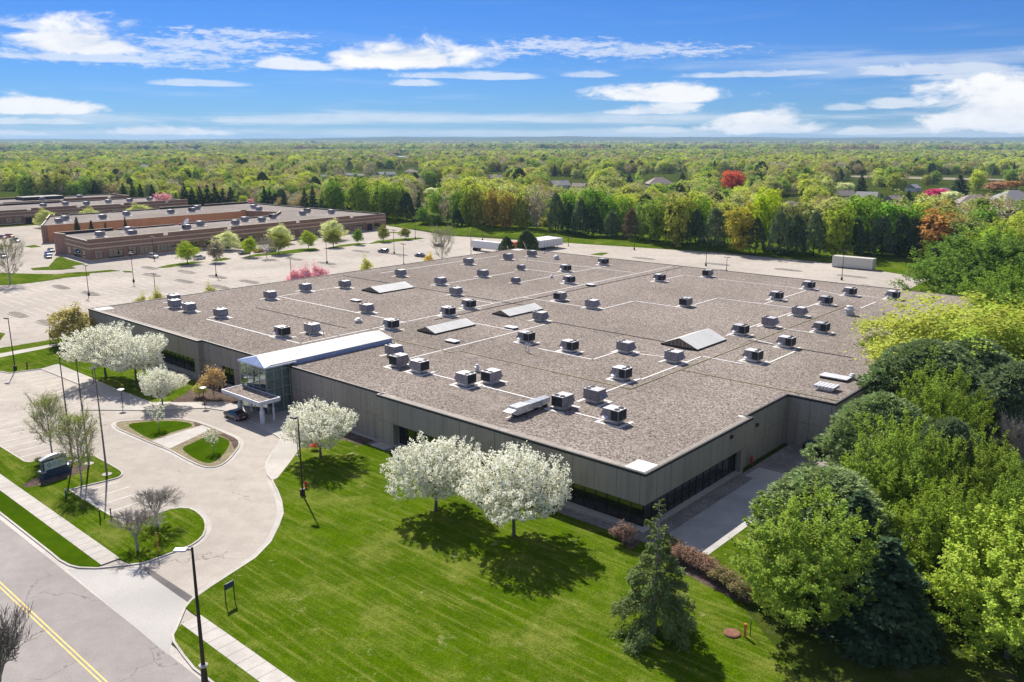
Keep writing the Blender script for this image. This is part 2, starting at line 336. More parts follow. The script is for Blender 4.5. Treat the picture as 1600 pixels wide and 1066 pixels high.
sheet('driveway_apron',wpoly([(103,889),(125,891),(152,890),(182,892),(204,888),(222,889),(240,905),(270,926),(293,941),(291,950),(279,978),(270,1000),(264,1020),(262,1024)]),.034,'apron_concrete')
sheet('driveway_joint',wpoly([(221,889.5),(232,888),(301,933),(293,941.5)]),.038,'dark_asphalt')
# sidewalk slabs with open joints on a darker bed
def slabs(name,a0,a1,b0,b1,z,step=1.52):
    mb=MB(); path_band(mb,a0,a1,b0+.02,b1-.02,z-.010,'gravel_seam'); a=a0
    while a<a1-.1: path_band(mb,a+.02,min(a+step,a1)-.02,b0,b1,z,'concrete'); a+=step
    return tag(mb.build(name),kind='structure')
a_dl=ab_px(185,875)[0]; a_dr=ab_px(292,955)[0]
slabs('sidewalk',a_dl,a_dl+170,b_sw0,b_sw1,.14); slabs('sidewalk',-100,min(ab_px(279,979)[0],ab_px(291,956)[0])+.1,b_sw0,b_sw1,.14)
sheet('lawn',ab2([(a_dl+170,b_kerb),(a_dl+170,b_sw0+.3),(a_dl+.2,b_sw0+.3)])+wpoly([(152.5,887.5),(151,888.5),(125,887.5),(110,884),(95,876),(82,865)]),.13,'island_grass',thick=.13)
sheet('lawn',ab2([(a_dr-1.6,b_sw0+.3),(-100,b_sw0+.3),(-100,b_kerb)])+wpoly([(330,1064),(305,1045),(288,1024),(274,1004),(272,994),(277,985)])[0:6],.13,'lawn_grass',thick=.13)
sign_lawn=ab2([(a_dl+.3,b_sw1-.3),(a_dl+170,b_sw1-.3),(a_dl+170,-36.45)])+wpoly([(0,699),(37.5,722.5),(46,724),(80,716),(147,714),(185,735),(191,741),(186,746.5),(175,750),(108,765.5),(109,769),(195,821.5),(267,797),(283,795.3),(295,796),(304.5,800),(312,806),(317.5,812.5),(320,821),(319.5,829.5),(316,838),(308,846),(297.5,853),(275,862),(225,880.5),(204,882),(190,876)])
sheet('lawn',sign_lawn,.13,'lawn_grass',thick=.13)
drive_edge=[(291,951),(300,940),(331,918),(365,896),(400,873),(424,848),(437,822),(443.5,803),(441,784),(435,768),(428,755),(427,751)]
front_lawn=ab2([(-100,b_sw1-.3),(a_dr-.3,b_sw1-.3)])+wpoly(drive_edge+[(434,748),(450,728),(456,720),(478,688)])+ab2([(66,-2.6),(45.5,-2.6),(45.5,-1.45),(0,-1.45),(0,60),(-130,60)])
sheet('lawn',front_lawn,.13,'lawn_grass',thick=.13)
side_lawn=ab2([(148,-24),(148,14),(139,14),(139,-.2),(95,-.2),(95,-1),(90,-1.2)])+wpoly([(272,628),(238,630),(180,608),(140,590),(91,570),(65,576),(40,580),(15,583.5),(0,581),(-25,573)])
sheet('lawn',side_lawn,.13,'lawn_grass',thick=.13)
sheet('path',wpoly([(-60,566),(0,553.5),(108,534),(108,538),(0,559.5),(-60,573)]),.138,'concrete',thick=.1)
plaza=wpoly([(65,577),(120,599),(165,620),(180,628),(130,641),(225,641.6),(323,638),(348,641.6),(365,645),(385,655),(410,668),(432,681),(440,686),(436,695),(425,710),(418,723),(416,732),(419,742),(427,751),(434,748),(450,728),(456,720),(478,688),(470,668),(455,640),(383,612),(372,632),(350,628),(288,628),(238,630),(180,608),(140,590),(91,570),(85,571)])
sheet('sidewalk',plaza,.142,'concrete',thick=.142)
for n,p,z,m in (('flower_bed',wpoly([(266,630),(290,616),(306,603),(330,592),(383,606),(383,625),(372,633),(350,629)]),.15,'mulch'),('flower_bed',ab2([(66,-2.6),(45.5,-2.6),(45.5,0),(66,0)])+[],.14,'mulch'),
    ('gravel_bed',ab2([(45.4,-1.45),(0,-1.45),(0,0),(45.4,0)]),.14,'river_rock'),('gravel_bed',ab2([(139,-1.3),(95,-1.3),(95,.3),(139,.3)]),.14,'river_rock'),('gravel_bed',ab2([(0,-1.3),(0,40),(-1.8,40),(-1.8,-1.3)]),.142,'river_rock'),('gravel_bed',ab2([(-1.8,27),(-1.8,38),(-9,38),(-9,27)]),.142,'river_rock'),
    ('patio',ab2([(-1.8,.6),(-1.8,24),(-7.5,24),(-7.5,.6)]),.146,'patio_concrete'),('patio_walk',ab2([(-.6,23),(-.6,27),(-11,27),(-11,23)]),.15,'concrete'),
    ('flower_bed',wpoly([(1035,868),(1060,862),(1120,880),(1172,918),(1172,945),(1150,940),(1100,915),(1055,890)]),.138,'mulch'),('flower_bed',wpoly([(962,838),(985,834),(1000,850),(985,862)]),.138,'mulch'),
    ('wood_floor',wpoly([(1262,1110),(1240,1050),(1200,1000),(1160,950),(1170,905),(1195,850)])+ab2([(-12,20),(-12,59),(-129,59),(-129,-28)]),.136,'wild_grass')):
    tag(sheet(n,p,z,m),kind='structure')
# the two lobes of the drive island
isl=wpoly([(180,662.5),(192,659.5),(240,656.5),(282,656),(305,660),(324,667),(348,677),(371,687),(374,697),(362,713),(349,726),(333,731.5),(317,730),(290,717),(265,703),(242,695),(205,679),(184,670)])
isl=chaikin(isl,1); sheet('traffic_island',isl,.12,'dead_turf',thick=.12)
for q in ([(196,664),(225,660.5),(262,658.5),(292,660.5),(302,665.5),(296,669),(270,676),(240,688),(232,686),(212,675)],[(283,701),(300,694),(322,683),(338,681.5),(352,686),(360,692),(356,702),(347,714),(335,723),(325,726),(308,720),(292,710)]):
    sheet('lawn',chaikin(wpoly(q),2),.13,'island_grass',thick=.1)
sheet('flower_bed',wpoly([(302,660),(324,667.5),(314,669),(305,667)]),.134,'mulch'); sheet('flower_bed',wpoly([(340,680),(350,679),(371,688),(373,697),(366,703),(361,692),(352,685)]),.134,'mulch')
sheet('crossing_walk',wpoly([(237,690.5),(316,665.5),(331,671.5),(265,702.5)]),.137,'concrete',thick=.1)
# far lawns by the brick offices, gravel islands and stall lines
far=[[(0,426.5),(35,428),(87,429),(122,426.5),(140,428),(140,431),(105,434),(70,439.6),(35,444),(-40,449),(-60,430)],[(47.7,419.5),(76,417),(87.5,404),(94.5,401),(106,405.5),(133,413),(111,416.4),(119,419.5),(96,422),(52,422.5)],
 [(37.6,385.4),(54,383),(64.7,386),(49,387.3)],[(100,427),(140,425),(173,422),(188,423.5),(160,426),(132,428)],[(191,424),(205,424),(207,426),(195,426)],
 [(244,419),(262,418.6),(307,411.5),(320,409.5),(300,409),(262,414.5)],[(330,408.5),(345,408),(362,404.8),(352,403),(335,405.5)],[(375,403.5),(420,399),(455,396.5),(500,391),(492,388),(470,389),(440,393),(400,397.5)],[(505,389.5),(540,385.5),(575,381),(560,380),(530,383.5)],[(575,381.5),(600,379.5),(640,376),(663,373),(655,371.5),(620,373.5),(590,376.5)],[(607,362.5),(640,364.2),(625,365.2),(608,363.8)],
 [(922,398),(940,395),(951,395.5),(940,399.5)],[(-30,553),(-5,519),(8,522),(4,527),(-20,560)]]
for q in far: sheet('lawn',wpoly(q),.1,'lawn_grass',thick=.1)
gi=MB(); gk=MB()
isles=[(167.6,1.2),(183.7,.3),(200.9,25.2),(218.6,24),(221,53),(201.4,53.7),(201.5,65),(219,63.8),(183.9,55.3),(185.5,66.5),(200.8,107),(219,105.8),(218.2,136.4),(199.7,139.7),(237,60),(123.3,192.3),(95.6,196.6),(71,199.9),(49.8,200)]
for a,b in isles:
    L=5.2; W=1.5; q=[(a-L,b),(a-L+1.2,b-W),(a+L-1.2,b-W),(a+L,b),(a+L-1.2,b+W),(a-L+1.2,b+W)]
    p=[tuple(x) for x in chaikin(ab2(q),1)]; gi.prism(p,.0,.10,'island_gravel'); strip(gk,p,.0,-.22,.0,.14,'kerb_concrete',True)
tag(gi.build('gravel_island'),kind='structure')
mk=MB()
def stall(a0,a1,b,w=.055):
    p=ab2([(a0,b-w),(a1,b-w),(a1,b+w),(a0,b+w)]); mk.quad(*[(q.x,q.y,.026) for q in p],'line_paint')
def stall_b(a,b0,b1,w=.06):
    p=ab2([(a-w,b0),(a+w,b0),(a+w,b1),(a-w,b1)]); mk.quad(*[(q.x,q.y,.026) for q in p],'line_paint')
def free(a,b): return all(abs(a-i)>6 or abs(b-j)>3 for i,j in isles)
for ac in (167.6,184,201.2,219,236.5):
    b=3.5
    while b<165:
        if free(ac,b): stall(ac-5.1,ac+5.1,b)
        b+=2.75
for ac in (49.8,71,95.6,123):
    b=182
    while b<214:
        if free(ac,b): stall(ac-5.1,ac+5.1,b)
        b+=2.75
for i in range(50):
    a=100-2.8+i*2.8
    if a<124: stall_b(a,-16.2,-21.4)
for i in range(60): stall_b(77+i*2.8,-36.2,-31)
for i in range(6): stall_b(47.5+i*2.75,-36.1,-30.8)
for i in range(7): 
    a=92+i*.9; p=ab2([(a,-22),(a+.1,-22),(a+2.2,-19.6),(a+2.1,-19.6)]); mk.quad(*[(q.x,q.y,.026) for q in p],'line_paint')
tag(mk.build('parking_lines'),kind='structure')
# kerbs (outside of every raised lawn that meets pavement)
kb=gk
def kerb(line,sgn,closed=False,gutter=True,z=.15):
    strip(kb,line,0,.2*sgn,.0,z,'kerb_concrete',closed)
    if gutter: strip(kb,line,.2*sgn,.72*sgn,.0,.036,'concrete',closed)
kerb(wpoly(drive_edge),1)
kerb(isl,-1,True) if sum(isl[i].x*isl[(i+1)%len(isl)].y-isl[(i+1)%len(isl)].x*isl[i].y for i in range(len(isl)))>0 else kerb(isl,1,True)
kerb(ab2([(a_dl+170,-36.45)])+wpoly([(0,699),(37.5,722.5),(46,724)]),1,gutter=False)
kerb(chaikin(wpoly([(147,714),(185,735),(191,741),(186,746.5),(175,750),(108,765.5),(109,769),(195,821.5),(267,797)]),1,False),1,gutter=False)
kerb(wpoly([(267,797),(283,795.3),(295,796),(304.5,800),(312,806),(317.5,812.5),(320,821),(319.5,829.5),(316,838),(308,846),(297.5,853),(275,862),(225,880.5),(204,883)]),1)
kerb(ab2([(a_dl+170,b_kerb)])+wpoly([(40,832),(82,865),(95,876),(110,884),(125,887.5),(151,888.5),(204,883)]),-1,gutter=False)
kerb(wpoly([(291,951),(277,985),(272,994),(274,1004),(288,1024),(305,1045),(330,1064)])+ab2([(-100,b_kerb)]),-1,gutter=False)
kerb(wpoly([(-25,573),(0,581),(15,583.5),(40,580),(65,577),(120,599),(165,620),(180,628),(130,641),(225,641.6),(323,638),(348,641.6),(365,645),(385,655),(410,668),(432,681),(440,686),(436,695),(425,710),(418,723),(416,732),(419,742),(427,751)]),-1,gutter=False)
tag(kb.build('kerbs'),kind='structure')
# grassy bank behind the back lot
prof=[(0,0.06),(2,.35),(6,1.1),(13,2.1),(22,2.6),(34,2.0),(50,.0)]
edge=[(26,160),(28.3,187),(29.3,211),(67,226),(110,226),(174,212.6),(222,211),(231,199),(240,206),(294,213),(330,213)]
edge=[Vector(p) for p in edge]; fine=[]
for i in range(len(edge)-1):
    n=max(2,int((edge[i+1]-edge[i]).length/4))
    fine+=[edge[i].lerp(edge[i+1],k/n) for k in range(n)]
mb=MB(); rows=[]
for i,p in enumerate(fine):
    t=(fine[min(i+3,len(fine)-1)]-fine[max(i-3,0)]).normalized(); nn=Vector((-t.y,t.x)) 
    k=.75+.35*math.sin(i*.23)+.2*math.sin(i*.61)
    rows.append([S(*(p+nn*d),z*k if z>.1 else z) for d,z in prof])
m_=len(prof); vs=[q for r in rows for q in r]
mb.add(vs,[(i*m_+j,i*m_+j+1,(i+1)*m_+j+1,(i+1)*m_+j) for i in range(len(rows)-1) for j in range(m_-1)],'lawn_grass')
bk=mb.build('grass_bank',smooth=True); tag(bk,kind='structure')
# ------------------------------------------------------------------ the flat-roofed office and warehouse building (local x = -a, y = b)
bld=thing('office_building','huge flat-roofed precast concrete building with a gravel roof full of air conditioners','building',ORG,TH)
PM='precast_panel'
core=MB()
core.prism([(-139.95,1.35),(-.95,1.35),(-.95,38.4),(5.87,38.4),(5.87,140.1),(-139.95,140.1)],0,HR-.12,PM,'roof_gravel')
core.build('wall',bld)
def facade(mb,a0,a1,y0,openings):
    """one front section: panel band over recessed openings, solid piers, low sill"""
    mb.box(-a1,-a0,y0,1.36,3.62,HR-.12,PM)
    xs=[a0]+[q for o in openings for q in o]+[a1]
    for k in range(0,len(xs),2):
        if xs[k+1]-xs[k]>.05: mb.box(-xs[k+1],-xs[k],y0,1.36,0,3.62,PM)
    for o in openings: mb.box(-o[1],-o[0],y0+.05,1.36,0,.48,PM,'concrete'); 
fw=MB(); facade(fw,0,44.57,0.0,[(0.0,41.3)]); facade(fw,44.57,66.9,.95,[]); facade(fw,75.2,94.3,.95,[(76.2,79.0),(84.2,88.2)]); facade(fw,94.3,139.95,0.0,[(95.9,134.5)])
# right-hand face
fw.box(-.96,0,1.36,25.6,3.62,HR-.12,PM); fw.box(-.96,0,22.9,23.6,0,3.62,PM); fw.box(-.96,-.05,1.36,22.9,0,.48,PM,'concrete')
fw.build('facade_panel',bld)
for q in ((-41.2,-.02,.03,1.3),(-134.4,-96,.1,1.3),(-.93,-.05,1.4,25.5)): sf=MB(); sf.box(*q,3.58,3.60,'soffit'); sf.build('soffit',bld)
for a0,a1,axis in ((.9,41.3,0),(95.9,134.5,0),(1.24,22.9,1),(84.2,88.2,0),(76.2,79,0)):
    n=max(1,round((a1-a0)/1.62)); w=(a1-a0)/n; g=MB(); f=MB()
    if axis==0:
        g.box(-a1,-a0,1.22,1.30,.48,3.6,'window_glass')
        for i in range(n+1): f.box(-a0-i*w-.035,-a0-i*w+.035,1.15,1.24,.48,3.6,'black_metal')
        f.box(-a1,-a0,1.14,1.24,1.22,1.28,'pole_bronze'); f.box(-a1,-a0,1.14,1.24,.48,.56,'black_metal')
        f.box(-a1,-a0,.03,.25,.485,.53,'concrete')
    else:
        g.box(-.92,-.84,a0,a1,.48,3.6,'window_glass')
        for i in range(n+1): f.box(-.86,-.78,a0+i*w-.035,a0+i*w+.035,.48,3.6,'black_metal')
        f.box(-.86,-.77,a0,a1,1.22,1.28,'pole_bronze'); f.box(-.2,.02,a0,a1,.485,.53,'concrete')
    wo=g.build('window',bld); f.build('window_frame',wo)
d=MB(); d.box(-.90,-.82,23.9,25.3,0,2.4,'black_metal'); d.box(-.82,-.80,24.0,24.9,.1,2.3,'window_glass'); dd=d.build('door',bld); h=MB(); h.tube((-.78,25.1,1.0),(-.78,25.1,1.25),.02,.02,'galvanised'); h.build('handle',dd)
st=MB(); st.box(-44.4,-41.4,-1.6,0,.13,.22,'concrete'); st.build('doorstep',bld)
# parapet coping
cp=MB(); out=[(-139.95,0),(-94.3,0),(-94.3,.95),(-44.57,.95),(-44.57,0),(0,0),(0,25.6),(-.95,25.6),(-.95,38.4),(5.87,38.4),(5.87,140.1),(-139.95,140.1)]
strip(cp,out,-.04,.22,HR-.13,HR,'metal_coping',True); strip(cp,out,.22,.3,HR-.13,HR-.05,'roof_gravel',True); strip(cp,out,-.05,-.002,HR-.32,HR-.135,'dark_coping',True); cp.build('coping',bld)
for x0,x1,y0,y1 in ((-3.1,-.5,.5,3.4),(-139.4,-136.2,.8,4),(-139.2,-136,136,139.4),(-1.9,-.8,24.9,25.5),(-44.9,-44.3,.3,1.5)): cn=MB(); cn.box(x0,x1,y0,y1,HR-.14,HR-.08,'roof_line'); cn.build('roof_patch',bld)
wl=MB(); wl.box(.0,.22,19.4,19.9,6.0,6.4,'pole_bronze'); wl.box(.02,.24,19.43,19.87,5.97,6.0,'lamp_lens'); wl.build('wall_lamp',bld); wl=MB(); wl.box(-.95,-.73,28.6,29.1,5.0,5.4,'pole_bronze'); wl.build('wall_lamp',bld)
# roof lines (light walkway strips) and expansion joints, measured on the roof plane
ZR=HR-.12
def roofpt(u,v): p=G(u,v,ZR); a,b=AB(p); return Vector((-a,b))
rl=MB()
def rline(pts,w=.33,mat='roof_line',z=.05,snap=True):
    q=[roofpt(*p) for p in pts]
    if snap:
        for i in range(len(q)-1):
            d=q[i+1]-q[i]
            if abs(d.x)>abs(d.y)*4: q[i+1].y=q[i].y
            elif abs(d.y)>abs(d.x)*4: q[i+1].x=q[i].x
    for i in range(len(q)-1):
        d=(q[i+1]-q[i]); 
        if d.length<.2: continue
        d.normalize(); n=Vector((-d.y,d.x))*w/2; e=d*w/2; a=q[i]-e; b=q[i+1]+e
        rl.add([(*(a-n),ZR+.0),(*(b-n),ZR+.0),(*(b+n),ZR+.0),(*(a+n),ZR+.0),(*(a-n),ZR+z),(*(b-n),ZR+z),(*(b+n),ZR+z),(*(a+n),ZR+z)],[(0,1,5,4),(1,2,6,5),(2,3,7,6),(3,0,4,7),(4,5,6,7)],mat)
k=.0
for i,L in enumerate([[(323,499),(473,536.5),(530,525.3),(583,515),(638,502.7),(770.7,474),(725,465)],[(437.6,464),(638,502.7)],[(432,464),(550,449)],[(595,427),(786,401)],[(673,447.6),(800,424.6)],[(770,474.5),(1045.7,416.3)],
  [(740,505),(800,516.5)],[(640,560.5),(853,507.7)],[(818,465),(913,482.7)],[(943,482.7),(991.8,470.7),(1063,480)],[(1085,476.4),(1122.7,466.4),(1240,481.4)],[(810,405),(990.6,426.3)],[(815,420),(878,426)],[(815,441),(935,415)],
  [(842.8,545.3),(940.5,557.8),(958,549)],[(993,553),(1038,558)],[(1003,593),(1055.7,573)],[(1055,573),(1100,558),(1160,568)],[(1200,568),(1243,550)],[(1030,439),(1076.4,431.3),(1120,436.4),(1253,452.6)],[(1195,475),(1255.5,454)],[(1278,454),(1315.6,461.4)],
  [(1135,525),(1328,471.4)],[(1175,530),(1210,539)],[(1225.4,514),(1273,520)],[(755,604),(840,624)],[(670.5,584),(713,594)],[(947,612.5),(995.7,592)],[(900,646),(935.7,656.6)],[(792,654),(812,645),(855,632)],[(1340,462),(1372,466)],[(1345,482),(1372,473)]]):
    rline(L,z=.045+.0011*i)
for L,m in (([(680,500),(1070.7,419)],'joint_black'),([(720,549),(973,613),(1080,570),(1328,474)],'joint_yellow'),([(1062.6,578),(1310.6,626.7)],'joint_yellow'),([(400,481),(560,509)],'joint_black'),([(536,431),(860,478)],'joint_black'),([(860,503),(1060,540)],'joint_black'),([(1330,559),(1175,531)],'joint_black'),([(612,530),(720,549)],'joint_yellow')):
    rline(L,.16,m,.10)
rl.build('roof_strip',bld)
# entrance: long ridged skylight ending in a glazed prow
def gable(mb,x0,x1,y0,y1,z0,zr,mat,endmat=None,ends=True):
    xm=(x0+x1)/2
    mb.add([(x0,y0,z0),(xm,y0,zr),(xm,y1,zr),(x0,y1,z0)],[(0,1,2,3)],mat); mb.add([(x1,y0,z0),(x1,y1,z0),(xm,y1,zr),(xm,y0,zr)],[(0,1,2,3)],mat)
    if ends: mb.add([(x0,y0,z0),(x1,y0,z0),(xm,y0,zr),(x0,y1,z0),(x1,y1,z0),(xm,y1,zr)],[(0,1,2),(5,4,3)],endmat or mat)
ex0,ex1=-74.6,-67.3; ey0=-3.4
sk=MB(); gable(sk,ex0,ex1,ey0+.9,22.6,HR+.72,HR+1.62,'skylight_panel','blue_metal'); a_=sk.build('entrance_skylight',bld)
kk=MB(); kk.box(ex0+.1,ex1-.1,2,22.5,ZR,HR+.70,'blue_metal'); kk.build('skylight_curb',a_)
hp=MB(); xm=(ex0+ex1)/2
hp.add([(ex0-.3,ey0-.3,HR+.55),(ex1+.3,ey0-.3,HR+.55),(ex1,ey0+.9,HR+.72),(xm,ey0+.9,HR+1.62),(ex0,ey0+.9,HR+.72)],[(0,1,3),(1,2,3),(0,3,4)],'blue_metal')
hp.box(ex0-.3,ex1+.3,ey0-.3,2.2,HR+.32,HR+.55,'canopy_fascia'); hp.build('entrance_roof',bld)
eg=MB(); eg.box(ex0,ex1,ey0,ey0+.05,.15,HR+.32,'atrium_glass'); eg.box(ex1-.05,ex1,ey0+.06,.95,.15,HR+.32,'atrium_glass'); eg.box(ex0,ex0+.05,ey0+.06,.95,.15,HR+.32,'atrium_glass'); ego=eg.build('entrance_glazing',bld)
ef=MB()
for i in range(5):
    x=ex0+(ex1-ex0)*i/4; ef.box(x-.05,x+.05,ey0-.06,ey0+.1,.15,HR+.32,'galvanised')
for i in range(1,4):
    y=ey0+(4.4)*i/3; ef.box(ex1-.09,ex1+.05,y-.05,y+.05,.15,HR+.32,'galvanised'); ef.box(ex0-.05,ex0+.09,y-.05,y+.05,.15,HR+.32,'galvanised')
for z in (2.6,4.1,5.6,7.0): ef.box(ex0-.03,ex1+.03,ey0-.05,ey0+.11,z,z+.09,'galvanised'); ef.box(ex1-.1,ex1+.04,ey0+.1,.95,z,z+.09,'galvanised'); ef.box(ex0-.04,ex0+.1,ey0+.1,.95,z,z+.09,'galvanised')
ef.build('mullion',ego)
il=MB(); il.box(ex0+.3,ex1-.3,.8,1.33,.1,HR-.1,'interior'); il.box(ex0+.2,ex1-.2,ey0+1.9,.8,3.3,3.6,'interior'); il.box(ex0+1.5,ex0+3.2,-1,.2,.1,1.2,'brown_paint'); il.build('lobby_wall',bld)
# the drive-up canopy
cy=MB(); x0,x1,y0,y1=-73.4,-62.9,-7.6,-3.9
cy.prism([(x0,y0),(x1,y0),(x1,y1),(x0,y1)],3.45,3.98,'canopy_fascia','roof_gravel'); strip(cy,[(x0,y0),(x1,y0),(x1,y1),(x0,y1)],-.05,.14,3.6,4.06,'canopy_fascia',True); co=cy.build('canopy',bld)
for x,y,k in ((-70.5,-6.3,1),(-64.3,-6.3,1),(-70.5,-4.3,.45),(-64.3,-4.3,.45)):
    c=MB(); c.lathe([(.38*k,.14),(.38*k,2.1),(.25*k,2.3),(.21*k,3.45)],'column_white',20,(x,y)); c.build('column',co,smooth=False)
# roof skylights, hatches
def skylight(label,a0,a1,b0,b1,zr):
    t=thing('roof_skylight',label,'skylight',S((a0+a1)/2,b0,ZR),TH,'ridged skylights on the gravel roof'); w=abs(a1-a0)/2; L=b1-b0
    m=MB(); m.box(-w,w,0,L,0,.28,'dark_coping'); m.build('curb',t)
    m=MB(); gable(m,-w,w,0.02,L-.02,.29,zr,'skylight_panel',None,False); m.build('glazing_panel',t)
    m=MB(); m.add([(-w,.03,.285),(w,.03,.285),(0,.03,zr-.01)],[(0,1,2)],'window_glass')
    m.build('gable_end',t); m=MB(); m.add([(-w,L-.03,.285),(w,L-.03,.285),(0,L-.03,zr-.01)],[(2,1,0)],'window_glass'); m.build('gable_end',t); 
    for i in range(-4,5): 
        x=w*i/5; z=zr-.02-(zr-.29)*abs(x)/w; m=MB(); m.box(x-.03,x+.03,-.0,.025,.285,z,'galvanised'); m.build('mullion',t)
    return t
skylight('white ridged skylight nearest the far parking lot edge of the roof',113.9,107.2,53,64,1.35)
skylight('white ridged skylight just behind the end of the long entrance skylight',70.9,66,31.7,42.6,1.2)
skylight('white ridged skylight in the middle of the roof beside the dark joint',71,66.2,52.8,63.7,1.2)
skylight('widest ridged skylight, alone on the right half of the roof',30.6,23.3,52.8,63.3,1.75)
def hatch(label,u,v,sx,sy,h=.25,louver=False):
    p=G(u,v,ZR); t=thing('roof_hatch',label,'roof hatch',(p.x,p.y,ZR),TH); m=MB(); m.box(-sx/2+.1,sx/2-.1,-sy/2+.1,sy/2-.1,0,h,'dark_coping'); m.build('curb',t)
    m=MB(); m.box(-sx/2,sx/2,-sy/2,sy/2,h,h+.14,'unit_top'); m.build('cover',t,bevel=.02); return t
hatch('flat white hatch behind the smaller air conditioner of the left half',556,471,2.6,1.4)
hatch('flat white hatch between two ridged skylights and a long light strip',707,535,2.6,1.5)
hatch('flat white hatch on the strip in front of the middle skylight',799,513.5,2.6,1.5)
hatch('low grey dome hatch on the dark roof joint near the far edge',923,447,2.2,1.6,.35)
hatch('long flat grey curb cover beside the louvred vent near the trees',1305,592,4.2,2.2,.3)
# rooftop air conditioners
def make_unit(coil_side):
    t=thing('rooftop_air_conditioner','x','air conditioner',(0,0,0)); L,W,h0,h1=2.45,1.9,.45,1.90
    m=MB(); m.box(-L/2+.2,L/2-.3,-W/2+.15,W/2-.15,0,h0,'galvanised'); m.build('curb',t)
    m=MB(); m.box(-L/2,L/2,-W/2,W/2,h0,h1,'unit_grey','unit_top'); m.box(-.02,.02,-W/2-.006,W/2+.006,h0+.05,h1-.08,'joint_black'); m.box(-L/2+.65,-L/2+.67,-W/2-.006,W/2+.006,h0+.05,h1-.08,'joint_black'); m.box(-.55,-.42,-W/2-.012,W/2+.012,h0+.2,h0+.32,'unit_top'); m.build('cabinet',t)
    m=MB(); m.box(L/2-.02,L/2+.02,-W/2+.08,W/2-.08,h0+.1,h1-.12,'coil_black')
    if coil_side: m.box(.12,L/2-.08,-W/2-.02,-W/2+.02,h0+.1,h1-.12,'coil_black')
    m.build('coil',t)
    m=MB(); m.add([(-L/2,-W/2+.1,h1-.35),(-L/2,W/2-.1,h1-.35),(-L/2-.5,W/2-.1,h0+.35),(-L/2-.5,-W/2+.1,h0+.35),(-L/2,-W/2+.1,h0+.25),(-L/2,W/2-.1,h0+.25)],[(0,1,2,3),(0,3,4),(1,5,2),(3,2,5,4)],'unit_grey'); m.build('hood',t)
    m=MB(); m.add([(-L/2+.1,-W/2,h0+.5),(-.25,-W/2,h0+.5),(-.25,-W/2-.35,h0+.22),(-L/2+.1,-W/2-.35,h0+.22)],[(0,1,2,3)],'unit_top'); 
    if coil_side: m.build('rain_shelf',t)
    k=L/2+.75; l=W/2+.7; m=MB(); m.prism([(-k,-l),(k,-l),(k,l),(k-.5,l),(k-.5,-l+.5),(-k+.5,-l+.5),(-k+.5,l),(-k,l)],-.02,.035,'roof_line'); m.build('walkway_pad',t)
    for x,y in ((L/2-.55,-.45),(L/2-.55,.5)):
        m=MB(); m.lathe([(.36,h1),(.36,h1+.07),(.30,h1+.07),(.30,h1+.02)],'fan_dark',14,(x,y)); m.build('fan',t)
    return reg(t)
U1=make_unit(True); U2=make_unit(False); used={1:False,2:False}
